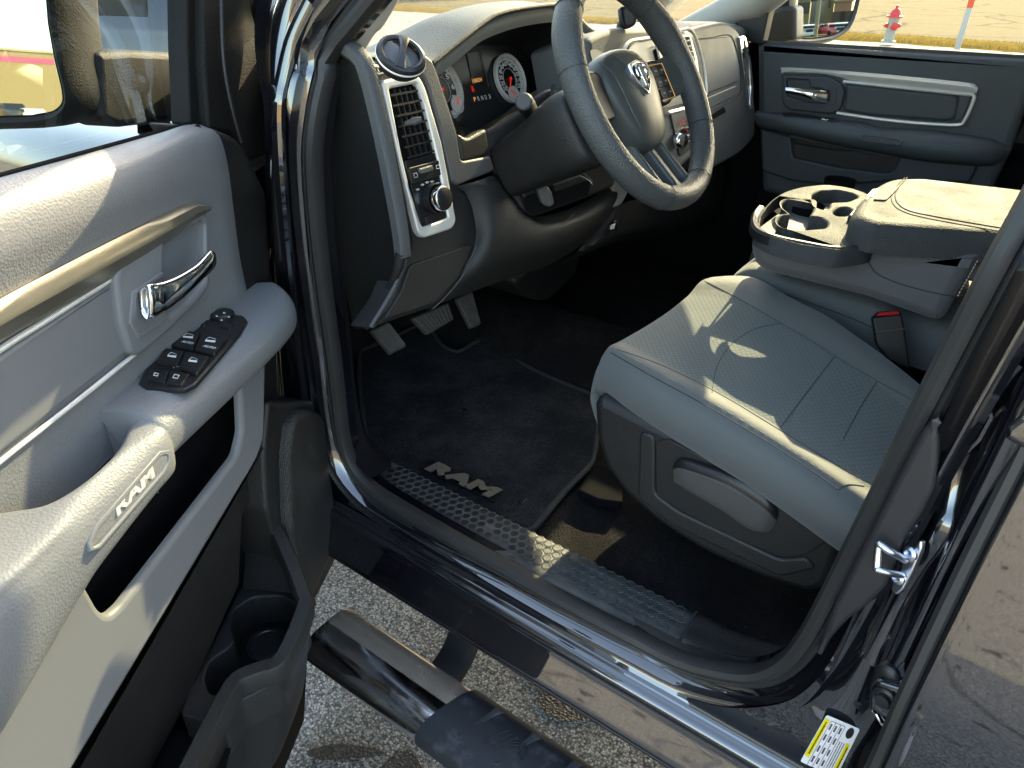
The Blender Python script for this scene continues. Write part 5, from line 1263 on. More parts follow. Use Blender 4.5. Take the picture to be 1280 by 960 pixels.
pl('side_recess', 'black_smooth', sk_, SK(0), [(737, 62, 4), (750, 62, 8), (758, 74, 6), (742, 82, 4)], .002, 0, 3, off=.001)
pl('climate_panel', 'black_smooth', sk_, SK(0), [(838, 140), (876, 134), (872, 180), (850, 196)], .008, .002, 4, off=.004)
MB().tube([SK(.010)(*p) for p in [(836, 141), (856, 136)]], .004, 8).build('silver_bar', 'satin_silver', sk_)
for p_, r_ in (((845, 176), .017), ((858, 170), .021)):
    m = MB(); m.lathe(SK(.006)(*p_), NK, [(r_, 0), (r_, .012), (r_*.85, .016)], 30); kb = m.build('climate_knob', 'chrome', sk_)
    m = MB(); m.lathe(SK(.006)(*p_), NK, [(r_*.85, .016), (0, .017)], 30); m.build('knob_cap', 'black_smooth', kb)
m = MB(); m.tube([SK(.009)(*p) for p in [(850, 156), (853, 149), (857, 154)]], .0008, 4, True); m.build('hazard_symbol', 'red_print', sk_)
# phone holder
c = SK(.0)(789, 22); S = plane(c+NK*.02, (.8, -.45, .35))
PM = empty('phone_holder', DB.ray_cast(EYE, ray(776, 40).normalized())[0] or c, 'small black magnetic phone holder on the centre dash top', 'phone holder')
pl('holder_plate', 'black_smooth', PM, S, [(775, 8, 4), (790, 5, 8), (798, 18, 6), (795, 32, 6), (783, 36, 5), (777, 28, 4)], .010, .003, 6, back=True)
pl('holder_face', 'dash_slate', PM, S, [(779, 11, 4), (789, 9, 6), (794, 19, 6), (791, 30, 5), (783, 32, 4)], .002, .0005, 4, off=.001)
b_ = PM.location
m = MB(); m.lathe(b_, (0, 0, 1), [(.022, -.002), (.021, .006), (.012, .01), (.009, .022), (0, .023)], 24); m.build('holder_base', 'black_smooth', PM)
m = MB(); m.tube([b_+V((0, 0, .018)), S(783, 26, -.012)], [.008, .007], 10); m.build('holder_arm', 'black_smooth', PM)

# ------------------------------------------------------------------ passenger side of the dash
NP = V((1, 0, .2)).normalized()
def SP(off=0.): return plane(V((-.80, 0, 1.42))+NP*off, NP)
pf_ = pl('far_fascia', 'dash_slate', TR, SP(0), [(862, 36), (885, 30), (908, 26, 8), (924, 38, 8), (936, 78), (945, 140), (944, 172, 8), (925, 192), (890, 212), (874, 190)], .10, .010, 6, label='slate dash face with glove box, passenger side')
MB().tube([SP(.001)(p.x, p.y) for p in cr([V(q+(0,)) for q in [(872, 49), (890, 47), (912, 44), (920, 60), (925, 84), (926, 104), (922, 120), (884, 142)]], 5)], .0011, 5).build('glove_seam', 'thread', pf_)
pl('glove_box', 'dash_slate', pf_, SP(0), [(868, 50), (911, 46, 4), (919, 62), (923, 86), (923, 102), (882, 118)], .004, .003, 4, off=.004, label='upper glove box lid')
pl('glove_box', 'dash_slate', pf_, SP(0), [(884, 122), (922, 106), (920, 120), (884, 138)], .004, .003, 4, off=.002, label='lower glove box ledge')
pl('glove_latch', 'black_matte', pf_, SP(0), [(886, 146), (905, 133), (908, 140), (888, 151)], .004, 0, 2, off=.001)
ev = pl('end_vent', 'chrome', pf_, SP(0), [(925, 45, 3), (932, 44, 4), (939, 75), (942, 108), (941, 136, 3), (936, 137, 3)], .01, .002, 3, off=.008, holes=[[(929, 50), (931, 50), (937, 78), (939, 108), (938, 131), (937, 131)]], hr=1)
# lower centre pieces
pl('lower_trim_strip', 'stone_trim', TR, ST(0), [(770, 224), (790, 232), (778, 256), (762, 262), (758, 258), (765, 240)], .04, .006, 5, off=.01, label='pale trim strip below the wheel')
m = MB(); G4 = [[(752, 262, -.03), (770, 258, .0), (790, 250, .0), (812, 246, -.02), (860, 225, -.04), (905, 205, -.05)], [(738, 290, -.04), (757, 286, -.01), (776, 280, -.01), (800, 272, -.03), (850, 250, -.05), (905, 230, -.06)], [(722, 314, -.06), (742, 310, -.03), (762, 302, -.03), (790, 292, -.05), (840, 280, -.07), (900, 262, -.08)], [(700, 330, -.14), (722, 322, -.12), (745, 312, -.12), (775, 302, -.14), (830, 295, -.14), (895, 280, -.14)]]
m.grid(sgrid([[ST(o_)(p, q) for p, q, o_ in r] for r in G4], 4, 3)); LC = m.build('lower_center', 'black_plastic', TR, 'dark lower centre of the dash')
m = MB(); c = ST(.0)(768, 282); m.lathe(c, TN, [(.013, -.01), (.013, .004), (.010, .005), (.010, -.004), (0, -.004)], 24); so_ = m.build('power_socket', 'black_smooth', LC)
pl('socket_tongue', 'satin_silver', LC, ST(0), [(765, 281), (770, 279), (768, 286), (764, 287)], .004, .001, 1, off=.006)
m = MB(); rows = [[V((-1.25, 1.50, .60)), V((-1.25, 1.53, .86)), V((-1.25, 1.75, .88)), V((-1.25, 1.78, .60))], [V((-1.12, 1.50, .66)), V((-1.12, 1.53, .80)), V((-1.12, 1.75, .82)), V((-1.12, 1.78, .66))], [V((-1.09, 1.52, .66)), V((-1.08, 1.55, .76)), V((-1.08, 1.73, .78)), V((-1.09, 1.76, .66))]]
pl('tunnel_cover', 'dash_dark', TR, SX(-1.05), [(641, 352), (664, 328), (700, 318), (730, 312), (720, 345), (690, 376), (674, 378), (656, 370)], .2, .02, 10, label='dark plastic tunnel cover at the firewall')
pl('heat_shield', 'satin_silver', TR, SX(-1.10), [(633, 347), (660, 334), (659, 350), (640, 352)], .02, .003, 3)
# passenger footwell side
pl('far_kick_panel', 'black_plastic', TR, SX(-1.02), [(868, 215), (925, 208, 10), (944, 214), (950, 330), (930, 345), (872, 330)], .3, .02, 8)

# pedals
def pedal(pts, nm, lab, x, nrm, ribs, mt='pedal_rubber'):
    c = SX(x)(sum(p[0] for p in pts)/len(pts), sum(p[1] for p in pts)/len(pts)); S = plane(c, nrm)
    o = pl(nm, mt, TR, S, pts, .014, .004, 3, label=lab, back=True)
    a, b, c_, d = [V((p[0], p[1], 0)) for p in pts]
    m = MB()
    for k in range(ribs):
        f = (k+.7)/(ribs+.4); p_, q_ = a.lerp(b, f).lerp(d.lerp(c_, f), .08), a.lerp(b, f).lerp(d.lerp(c_, f), .92)
        m.tube([S(p_.x, p_.y, .0005), S(q_.x, q_.y, .0005)], .0016, 5)
    m.build('pedal_rib', 'pedal_rubber', o)
    top = S((a.x+b.x)/2, (a.y+b.y)/2, -.012)
    m = MB(); m.tube([top, top+V((-.05, .0, .05)), top+V((-.16, .02, .28))], .010, 8); m.build('pedal_arm', 'black_smooth', o)
pedal([(464, 412), (486, 402), (509, 432), (489, 442)], 'parking_brake_pedal', 'ribbed parking brake pedal nearest the door', -1.10, (.75, -.1, .65), 12)
pedal([(516, 397), (561, 378), (568, 399), (536, 418)], 'brake_pedal', 'wide worn rubber brake pedal', -1.13, (.85, 0, .5), 9)
pedal([(571, 373), (591, 364), (602, 405), (590, 411)], 'accelerator_pedal', 'narrow ribbed accelerator pedal', -1.15, (.9, -.05, .45), 7)

# ------------------------------------------------------------------ floor mat
mo = [(450, 451), (483, 438), (517, 421), (529, 417), (541, 424), (554, 440), (573, 445), (596, 431), (608, 430), (633, 445), (667, 463), (746, 497), (750, 513), (742, 576), (733, 588), (712, 609), (667, 663), (650, 670), (633, 665), (600, 649), (537, 626), (500, 609), (479, 588), (469, 572), (460, 555), (454, 530), (450, 488)]
ZM = SZ(.600)
MAT = empty('floor_mat', ZM(600, 560), 'black carpet floor mat with a lettered badge in the driver footwell', 'floor mat')
def mz(p):  # the mat climbs slightly towards the pedals
    return V((p.x, p.y, p.z+max(0, (-1.12-p.x))*.12+.004*math.sin(p.x*9)*math.sin(p.y*13+1)))
ol = [ZM(p.x, p.y) for p in fil(mo, 6, 4)]
mc = sum(ol, V((0, 0, 0)))/len(ol)
n = 110; o2 = rs(ol, n)
m = MB(); rings = []
for k_, dz in ((1., -.012), (1., -.002), (.99, .002), (.97, .003), (.9, .003), (.78, .003), (.62, .003), (.45, .003), (.25, .003), (.02, .003)): rings.append([mz(mc+(p-mc)*k_+V((0, 0, dz))) for p in o2])
m.grid(rings, cv=True); m.build('mat_pile', 'mat_carpet', MAT)
m = MB(); m.tube([mz(p+V((0, 0, .002))) for p in o2], .0068, 8, True); m.build('mat_binding', 'binding', MAT)
pl('badge_plate', 'housing_black', MAT, ZM, [(525, 584), (537, 573), (631, 613), (618, 628)], .003, .001, 1, off=.006)
a_, b_ = ZM(531, 586, .0105), ZM(617, 624, .0105)
text('badge_lettering', 'RAM', 'badge_bronze', MAT, a_, b_, ZM(540, 577)-ZM(531, 587), h=.036, bold=.06, shear=.15, ext=.002)
m = MB(); m.tube([ZM(*p, .006) for p in [(648, 625), (652, 630), (659, 624)]], .002, 6); m.build('mat_hook', 'black_smooth', MAT)

# ------------------------------------------------------------------ sill tread plate with honeycomb
zt_ = .664
m = MB(); rows = []
xs_ = [-.905+.02*i for i in range(48)]
for x in xs_:
    e_ = 1 if x > -.88 else .5; rows.append([V((x, .752, zt_-.022)), V((x, .757, zt_-.006)), V((x, .766, zt_-.001)), V((x, .784, zt_)), V((x, .812, zt_+.001)), V((x, .842, zt_)), V((x, .850, zt_-.004)), V((x, .854, zt_-.04))])
m.grid(rows); TP = m.build('sill_plate', 'tread', TR, 'scuffed black sill tread plate with honeycomb relief')
m = MB(); r_ = .0106
for j in range(4):
    for i in range(66):
        cx_ = -.885+i*r_*1.76+(r_*.88 if j % 2 else 0); cy_ = .7905+j*r_*1.52
        if cx_ > -.225 or (j == 0 and i < 0): continue
        pts = [V((cx_+r_*.93*math.sin(k*math.pi/3), cy_+r_*.93*math.cos(k*math.pi/3), zt_+.0012)) for k in range(6)]
        inn = [V((cx_+(p.x-cx_)*.86, cy_+(p.y-cy_)*.86, zt_+.0018)) for p in pts]; i2 = [V((cx_+(p.x-cx_)*.80, cy_+(p.y-cy_)*.80, zt_+.0012)) for p in pts]
        m.mi = 0; m.grid([pts, inn, i2], cv=True)
        if cx_ < -.52 - .1*math.sin(cx_*40+j): m.mi = 1; m.add([V((p.x, p.y, zt_+.0011)) for p in i2], [tuple(range(6))])
m.build('honeycomb_relief', ['hex_teal', 'black_smooth'], TP)
m = MB(); rows = []
for x, dy in ((-.212, 0), (-.17, .0), (-.12, .006), (-.07, .02), (-.04, .045), (-.025, .08)):
    rows.append([V((x, .772+dy*.6, zt_-.02+dy*.9)), V((x, .778+dy*.6, zt_+.004+dy*.9)), V((x-dy*.1, .815+dy*.6, zt_+.006+dy*.9)), V((x-dy*.2, .850+dy*.4, zt_+.002+dy*.8)), V((x-dy*.2, .858+dy*.4, zt_-.05))])
m.grid(sgrid(rows, 4, 4)); m.build('sill_end_cover', 'black_plastic', TR)
MB().tube([V((-.218, .774, zt_-.01)), V((-.218, .784, zt_+.003)), V((-.218, .85, zt_+.002))], .002, 6).build('cover_seam', 'thread', TP)

# ------------------------------------------------------------------ front seat
Np = [(763, 439, 1.0), (809, 465, .998), (880, 503, .988), (950, 544, .975), (1002, 577, .963), (1052, 611, .950), (1095, 640, .938)]
Fp = [(890, 352, 1.0), (938, 353, 1.008), (985, 379, 1.008), (1030, 402, 1.0), (1070, 430, .99), (1108, 458, .98), (1150, 492, .965)]
vs_ = [0, .035, .10, .25, .42, .58, .72, .80, .90, 1.0]
dz_ = [0, .004, .001, -.004, -.007, -.007, -.003, .001, .014, .010]
rows = []
for i, (a_, b_) in enumerate(zip(Np, Fp)):
    A, B = SZ(a_[2])(a_[0], a_[1]), SZ(b_[2])(b_[0], b_[1])
    r = [A+V((0, .05, -.13)), A+V((0, .008, -.105)), A+V((0, -.018, -.078)), A+V((0, -.026, -.045)), A+V((0, -.018, -.014))]
    for v_, d_ in zip(vs_, dz_): r.append(A.lerp(B, v_)+V((0, 0, d_)))
    r += [B+V((0, .025, .0)), B+V((0, .042, -.03)), B+V((0, .045, -.09))]
    rows.append(r)
f0 = rows[0]
def fro(dx, dz, k): return [V((p.x+dx*(1-.35*abs(j/len(f0)-.5)), p.y, min(p.z, 1.02)+dz if p.z > .95 else p.z+dz*.3)) for j, p in enumerate(f0)]
rows = [fro(.03, -.14, 0), fro(-.004, -.085, 0), fro(-.020, -.045, 0), fro(-.013, -.014, 0)]+rows
nv_ = 5; G = sgrid(rows, 6, nv_)
c0_, c1_ = (5+2)*nv_, (5+7)*nv_
ins = [r[c0_:c1_+1] for r in G]
m = MB(); m.grid(ins[12:]); SEAT = m.build('front_seat', 'seat_fabric', TR, 'blue grey front seat with hexagon knit insert')
m = MB(); m.grid([r[:c0_+1] for r in G]); m.grid([r[c0_:c1_+1] for r in G[:13]]); m.grid([r[c1_:] for r in G]); m.build('seat_bolster', 'seat_bolster', SEAT, 'plain cloth sides of the seat cushion')
m = MB(); m.grid(G); tmp = BVHTree.FromPolygons([V(p) for p in m.v], m.f)
def seam(pts, r=.0007, nm='seat_seam', dash=False):
    P = drape(tmp, pts, .0002, 10)
    if len(P) > 2:
        if dash:
            q = MB()
            for i in range(0, len(P)-1, 2): q.tube([P[i], P[i+1]], r, 4)
            q.build(nm, 'side_cloth', SEAT)
        else: MB().tube(P, r, 5).build(nm, 'seat_thread', SEAT)
seam([(976, 404), (945, 411), (925, 422), (911, 434), (897, 456), (892, 478), (890, 491)])
seam([(1043, 446), (1012, 486), (974, 537)]); seam([(1096, 477), (1075, 510), (1054, 549)])
seam([(880, 351), (921, 372), (976, 404), (1010, 424), (1043, 445), (1096, 476), (1140, 500)])
seam([(772, 437), (830, 458), (897, 491), (969, 534), (1050, 584), (1090, 606)])
seam([(764, 441), (809, 467), (880, 506), (950, 547), (1002, 580), (1048, 612)], .0011)
seam([(1048, 612), (1060, 606), (1080, 608)], .001)
for dpx in (4,):
    seam([(768, 443-dpx*1.2), (809, 463-dpx), (880, 502-dpx), (950, 543-dpx), (1002, 576-dpx), (1046, 604-dpx)], .0006, 'stitch_row', True)
# shield and lever
SS = SY(.950)
pl('side_shield', 'dash_dark', SEAT, SS, [(741, 503, 6), (750, 497, 5), (800, 522), (900, 570), (980, 606), (1031, 638), (1066, 652, 5), (1052, 690), (1036, 735, 8), (1012, 744, 10), (950, 724), (880, 692), (820, 654), (778, 616), (754, 582), (744, 548)], .46, .016, 12, label='dark plastic seat base shield')
pl('shield_panel', 'dash_dark', SEAT, SS, [(819, 552, 6), (835, 549, 6), (1050, 663, 4), (1035, 676), (1007, 694, 8), (975, 696, 8), (900, 665), (820, 620, 6)], .004, .002, 6, off=.004)
pl('shield_facet', 'facet_highlight', SEAT, SS, [(799, 540), (818, 545), (818, 618), (848, 640), (975, 700), (1008, 697), (1020, 712), (975, 722), (838, 656), (797, 622)], .006, .005, 8, off=.006)
lv = [[(842, 580, .006), (842, 592, .008), (843, 603, .006)], [(852, 575, .012), (851, 593, .017), (860, 614, .012)], [(884, 585, .016), (882, 603, .022), (884, 628, .016)], [(914, 596, .018), (911, 616, .024), (906, 641, .017)], [(944, 613, .018), (938, 634, .023), (930, 658, .016)], [(966, 631, .016), (958, 648, .020), (948, 665, .014)], [(973, 644, .006), (969, 655, .007), (961, 665, .006)]]
rows = []
for r in lv:
    a_, b_, c_ = [SY(.950-o_)(p, q) for p, q, o_ in r]
    rows.append([a_+V((0, .02, 0)), a_, a_.lerp(b_, .5)+V((0, -.003, 0)), b_, b_.lerp(c_, .5)+V((0, -.002, 0)), c_, c_+V((0, .02, 0))])
Gl = sgrid(rows, 4, 3); q_ = MB(); q_.grid([r[6:] for r in Gl]); q_.mi = 1; q_.grid([r[:7] for r in Gl]); q_.build('recline_lever', ['lever_grey', 'black_smooth'], SEAT, 'long grey and black seat adjusting lever on the base shield')
pl('seat_track', 'black_matte', SEAT, SZ(.62), [(736, 590), (750, 578), (780, 598), (778, 628), (748, 624), (722, 612)], .02, .004, 5)
# backrest
bk = []
for z, x, w, d in ((.93, .06, .20, .03), (1.0, .035, .235, .05), (1.1, .045, .25, .06), (1.25, .085, .255, .055), (1.4, .14, .25, .05), (1.55, .195, .235, .04), (1.66, .235, .20, .0)):
    r = []
    for t in (-1.0, -1.0, -.85, -.6, -.3, 0, .3, .6, .85, 1.0, 1.0): r.append(V((x-d*(.2+.8*(abs(t) > .55)*min(1, (1.02-abs(t))*5)) if abs(t) < 1 else x+.03, 1.225+w*t, z)))
    r[0] = V((x+.13, 1.225-w*.97, z)); r[-1] = V((x+.13, 1.225+w*.97, z)); bk.append(r)
MB().grid(sgrid(bk, 4, 4)).build('backrest', 'seat_bolster', SEAT, 'blue grey seat backrest')
# buckle
S = plane(SY(1.36)(1112, 420), (.25, -.9, .3))
bu = pl('belt_buckle', 'black_smooth', TR, S, [(1090, 397, 4), (1128, 393, 4), (1134, 430), (1138, 462), (1112, 452), (1096, 432)], .022, .004, 4, back=True, label='black seat belt buckle with red release')
S2 = plane(S(1110, 393, -.008), (.1, -.25, 1))
pl('buckle_top', 'black_smooth', bu, S2, [(1090, 395, 2), (1097, 389, 2), (1124, 387, 2), (1129, 392, 2)], .006, .002, 2, off=.001)
pl('release_button', 'red_plastic', bu, S2, [(1096, 393.5), (1099, 390.5), (1122, 388.5), (1125, 391.5)], .003, .001, 1, off=.004)
MB().tube([S(*p, .001) for p in [(1094, 415), (1131, 411)]], .001, 5).build('buckle_seam', 'dash_slate', bu)

# ------------------------------------------------------------------ centre jump seat with console
m = MB(); rows = []
for x, dz in ((-.44, -.09), (-.46, -.01), (-.44, .025), (-.40, .04), (-.3, .036), (-.15, .03), (.0, .022), (.06, .02)):
    rows.append([V((x, 1.455, .90+dz*.5)), V((x, 1.465, .975+dz)), V((x, 1.52, .99+dz)), V((x, 1.64, .988+dz)), V((x, 1.76, .99+dz)), V((x, 1.82, .97+dz)), V((x, 1.825, .88+dz*.5))])
m.grid(sgrid(rows, 4, 4)); CS = m.build('center_seat', 'seat_bolster', TR, 'grey vinyl centre seat cushion under the console'); cb = bvh(CS)
P = drape(cb, [(930, 350), (1000, 374), (1060, 396), (1092, 410)], .0004)
if len(P) > 2: MB().tube(P, .001, 4).build('seat_seam', 'thread', CS)
m = MB(); m.box((-.2, 1.64, .76), (.5, .3, .3), r=.02); m.build('seat_pedestal', 'black_matte', CS)
# far seat
m = MB(); rows = []
for x, dz in ((-.50, -.10), (-.53, -.05), (-.50, -.01), (-.40, 0), (-.2, -.01), (.05, -.03)):
    rows.append([V((x, 1.845, .86)), V((x, 1.84, .96+dz)), V((x, 1.90, 1.0+dz)), V((x, 2.06, .98+dz)), V((x, 2.24, 1.0+dz)), V((x, 2.30, .96+dz)), V((x, 2.30, .76))])
m.grid(sgrid(rows, 4, 4)); FS = m.build('far_seat', 'seat_bolster', TR, 'matching passenger seat beyond the console')
bk2 = [[V((p.x+.03, 3.285-p.y, p.z)) for p in r] for r in bk]
MB().grid(sgrid(bk2, 4, 4)).build('backrest', 'seat_bolster', FS)
# console body: side wall traced on the real side plane, full width behind
SC1 = SY(1.395)
CON = pl('center_console', 'side_cloth', TR, SC1, [(941, 289, 4), (935, 307, 10), (941, 332, 10), (957, 342, 6), (1080, 373), (1165, 403), (1178, 402, 8), (1194, 372), (1224, 321), (1150, 312), (1080, 309), (1050, 313), (1000, 306)], .44, .022, 8, label='folded centre console with cup holders and padded lid')
P = [SC1(p.x, p.y, .0008) for p in cr([V(q+(0,)) for q in [(1081, 300), (1082, 316), (1092, 338), (1112, 350), (1150, 362), (1192, 371)]], 8)]
MB().tube(P, .0009, 4).build('console_seam', 'thread', CON)
m = MB(); P = [SC1(1197+26*f, 370-46*f, .001) for f in [k/24 for k in range(25)]]
for i in range(0, 24, 2): m.tube([P[i], P[i+1]], .0009, 4)
m.build('stitch_row', 'satin_silver', CON)
# tray
ZT = SZ(1.158)
pl('cup_tray', 'lid_leather', CON, ZT, [(943, 284, 6), (948, 268, 10), (963, 250, 12), (980, 239, 10), (1003, 233, 10), (1032, 230, 10), (1063, 234, 10), (1086, 242), (1110, 262), (1094, 306), (1050, 313), (1000, 306), (966, 296)], .034, .005, 8, off=0, label='console tray with moulded cup holders',
   holes=[[(971, 276), (976, 269), (990, 268), (979, 260), (977, 253), (983, 249), (1000, 250), (1018, 250), (1017, 262), (1011, 270), (1026, 271), (1036, 278), (1032, 285), (1010, 287), (990, 287), (976, 283)],
          [(1014, 243), (1024, 238), (1047, 237), (1066, 241), (1074, 246), (1060, 252), (1037, 253), (1037, 260), (1028, 262), (1019, 258)],
          [(1040, 265), (1047, 259), (1060, 258), (1067, 263), (1058, 270), (1046, 270)]])
m = MB(); m.add([SZ(1.10)(*p) for p in [(966, 262), (1080, 238), (1096, 280), (1000, 296)]], [(0, 1, 2, 3)]); m.build('tray_floor', 'black_matte', CON)
for c_ in ((1003, 281), (1045, 247)):
    m = MB(); m.lathe(SZ(1.10)(*c_), (0, 0, 1), [(.037, .045), (.034, -.03), (0, -.03)], 26); m.build('cup_well', 'black_matte', CON)
bd = [(950, 262), (943, 272), (942, 284), (950, 293), (972, 301), (1005, 308), (1040, 314), (1070, 313), (1096, 306)]
MB().sweep([SZ(1.150)(p.x, p.y) for p in cr([V(q+(0,)) for q in bd], 5)], [(-.010, -.030), (-.012, .002), (-.006, .0085), (.002, .009), (.006, .004), (.006, -.012)], (0, 0, 1)).build('tray_band', 'black_plastic', CON)
# padded lid
ZL = SZ(1.205)
pl('console_lid', 'lid_leather', CON, ZL, [(1062, 268, 10), (1070, 253, 10), (1090, 232, 12), (1110, 222, 14), (1150, 221, 10), (1282, 236), (1420, 252), (1420, 320), (1256, 292), (1091, 280)], .052, .020, 8, seg=5, label='padded leather console lid')
m = MB(); m.plate([ZL(*p, -.034) for p in [(1061, 268), (1092, 283), (1255, 297), (1400, 320), (1400, 250), (1150, 226), (1090, 236)]], (0, 0, 1), .02, .003); m.build('lid_base', 'black_plastic', CON)
for pts_, r_ in (([(1134, 222), (1122, 236), (1119, 246), (1124, 256), (1138, 264), (1170, 271), (1215, 279), (1262, 287), (1330, 300)], .0011), ([(1131, 222), (1118, 236), (1114, 246), (1119, 258), (1136, 267), (1170, 275), (1215, 283), (1258, 291)], .0008)):
    MB().tube([ZL(p.x, p.y, .0006) for p in cr([V(q+(0,)) for q in pts_], 6)], r_, 5).build('lid_seam', 'thread', CON)
pl('lid_panel', 'lid_leather', CON, ZL, [(1091, 249, 3), (1111, 235, 3), (1125, 233, 3), (1108, 250, 3)], .003, .0015, 3, off=.003)
m = MB()
for i in range(3):
    for j in range(3):
        u, v_ = 1082+5.2*i+2*j*.6, 249-4*i*.8-2.6*j
        m.add([ZL(u, v_, .0008), ZL(u+3.6, v_-.9, .0008), ZL(u+4.4, v_-2.2, .0008), ZL(u+.8, v_-1.4, .0008)], [(0, 1, 2, 3)])
m.build('lid_print', 'white_print', CON).name = 'lid_print'
m = MB(); m.box(SY(1.62)(1262, 318), (.22, .3, .04), r=.01); m.build('hinge_block', 'stone_trim', CON)

# ------------------------------------------------------------------ far door
SDf = SY(2.42)
FD = pl('far_door', 'panel_slate', TR, SDf, [(946, 54, 4), (1284, 73, 3), (1296, 80, 4), (1290, 112), (1262, 192), (1240, 236), (1230, 262), (1040, 262), (952, 240), (947, 150)], .10, .022, 5, seg=5, label='closed passenger door with slate grey trim')
pl('door_lower', 'black_matte', FD, SDf, [(946, 220), (1040, 236), (1235, 252), (1225, 360), (946, 380)], .05, .004, 3, off=-.02)
bw = [[(978, 89), (980, 84), (1060, 89), (1130, 95), (1215, 104), (1223, 110)], [(978, 92), (1030, 93), (1060, 100), (1130, 108), (1212, 117), (1221, 117)]]
Aw = resamp(cr([SDf(*p) for p in bw[0]], 4), 30); Bw = resamp(cr([SDf(*p) for p in bw[1]], 4), 30); w_ = V((0, -1, 0))
MB().grid([[a_-w_*.01, a_+w_*.006, a_.lerp(b_, .3)+w_*.014, a_.lerp(b_, .7)+w_*.012, b_+w_*.004, b_-w_*.01] for a_, b_ in zip(Aw, Bw)]).build('trim_band', 'satin_silver', FD, 'satin silver band across the passenger door')
MB().tube([SDf(p.x, p.y, .007) for p in cr([V(q+(0,)) for q in [(1054, 102), (1130, 110), (1208, 118), (1217, 119), (1216, 128), (1206, 150), (1196, 156), (1150, 154), (1100, 149), (1046, 141)]], 4)], .0048, 8).build('chrome_line', 'satin_silver', FD)
pl('insert_pad', 'panel_slate_smooth', FD, SDf, [(1057, 105, 4), (1194, 119, 5), (1199, 124, 4), (1195, 148, 6), (1183, 152), (1090, 145), (1053, 139), (1056, 122)], .012, .008, 5, off=.010, label='dark padded insert of the passenger door')
pl('insert_frame', 'panel_slate', FD, SDf, [(1200, 119), (1214, 121), (1203, 148), (1192, 153)], .01, .003, 3, off=.006)
fb_ = pl('handle_bezel', 'panel_slate_smooth', FD, SDf, [(977, 94, 4), (1038, 96, 6), (1052, 105, 6), (1056, 114), (1051, 136, 5), (1040, 143, 6), (985, 137, 6), (977, 128, 5)], .014, .005, 5, off=.014,
   holes=[[(983, 99), (1011, 100), (1013, 110), (1036, 112), (1036, 130), (1010, 128), (983, 120)]], hr=3)
pl('cup_rim', 'panel_slate_smooth', FD, SDf, [(1028, 108, 4), (1046, 110, 5), (1044, 130, 6), (1028, 134, 5), (1014, 131), (1014, 129), (1030, 130, 4), (1040, 126, 5), (1041, 114, 4), (1028, 111)], .003, .001, 0, off=.016)
rows = []
for (t_, b_, o_) in (((982, 109), (983, 117), .045), ((1000, 111), (1000, 120), .042), ((1017, 113), (1016, 125), .036), ((1026, 113), (1026, 127), .024), ((1035, 114), (1034, 129), .012)):
    a_, c_ = SDf(*t_, o_), SDf(*b_, o_); rows.append([a_+V((0, .01, 0)), a_, a_.lerp(c_, .5)+V((0, -.004, 0)), c_, c_+V((0, .01, 0))])
MB().grid(sgrid(rows, 4, 3)).build('pull_lever', 'chrome', FD, 'chrome inside lever of the passenger door')
ar = [[(946, 138, -.01), (985, 141, -.01), (1050, 149, -.01), (1080, 152, -.01), (1100, 158, -.01), (1140, 160, -.01), (1180, 164, -.01), (1235, 172, -.01), (1262, 182, -.01)],
      [(944, 142, .02), (985, 145, .05), (1050, 154, .055), (1078, 158, .055), (1100, 163, .055), (1140, 165, .055), (1180, 169, .055), (1235, 177, .045), (1264, 186, -.005)],
      [(944, 150, .025), (985, 156, .07), (1050, 168, .08), (1078, 172, .08), (1100, 176, .08), (1140, 181, .08), (1180, 186, .08), (1235, 190, .06), (1262, 192, -.005)],
      [(947, 158, .02), (985, 166, .055), (1050, 181, .06), (1078, 186, .06), (1100, 190, .06), (1140, 197, .06), (1180, 202, .06), (1235, 205, .045), (1256, 199, -.005)],
      [(950, 160, -.01), (985, 168, -.01), (1050, 183, -.01), (1078, 188, -.01), (1100, 192, -.01), (1140, 199, -.01), (1180, 204, -.01), (1235, 207, -.01), (1252, 202, -.01)]]
FA = MB().grid(sgrid([[SDf(p, q, o_) for p, q, o_ in r] for r in ar], 4, 4)).build('armrest', 'panel_slate', FD, 'slate padded armrest of the passenger door'); FAB = bvh(FA)
pt_ = FAB.ray_cast(EYE, ray(1100, 173).normalized())[0]; S = plane(pt_, (0, -1, .35))
pl('badge_plate', 'panel_slate', FD, S, [(1072, 172, 3), (1076, 167, 3), (1122, 173, 3), (1129, 177, 3), (1124, 182, 3), (1080, 177, 3)], .004, .002, 0, off=.005, holes=[[(1077, 172), (1079, 169), (1121, 175), (1125, 178), (1121, 180), (1081, 175)]], hr=2)
text('badge_lettering', 'RAM', 'dash_slate', FD, S(1088, 175, .003), S(1112, 178.6, .003), S(1088, 170)-S(1088, 175), bold=.04, shear=.2, ext=.001)
pl('switch_panel', 'black_smooth', FD, plane(SDf(1012, 148, .04), (0, -.45, 1)), [(977, 141, 3), (988, 140, 3), (1046, 148, 3), (1049, 151, 3), (1040, 154, 3), (980, 145, 3)], .006, .002, 0, off=.006)
pl('window_switch', 'chrome', FD, plane(SDf(1012, 148, .04), (0, -.45, 1)), [(1027, 147), (1036, 148.4), (1034, 150), (1026, 149)], .004, .001, 1, off=.010)
pl('lower_trim', 'panel_slate_smooth', FD, SDf, [(951, 162, 4), (1110, 193), (1222, 207), (1212, 228, 4), (1120, 226), (1040, 232, 6), (990, 226), (952, 214, 6)], .02, .006, 4, off=.022,
   holes=[[(988, 170), (1050, 183), (1125, 194), (1119, 210), (1110, 217), (1050, 210), (991, 197)]], hr=4, label='slate lower trim around the passenger door cubby')
pl('cubby_back', 'black_plastic', FD, SDf, [(985, 165), (1130, 190), (1120, 222), (985, 200)], .004, 0, 0, off=.002)
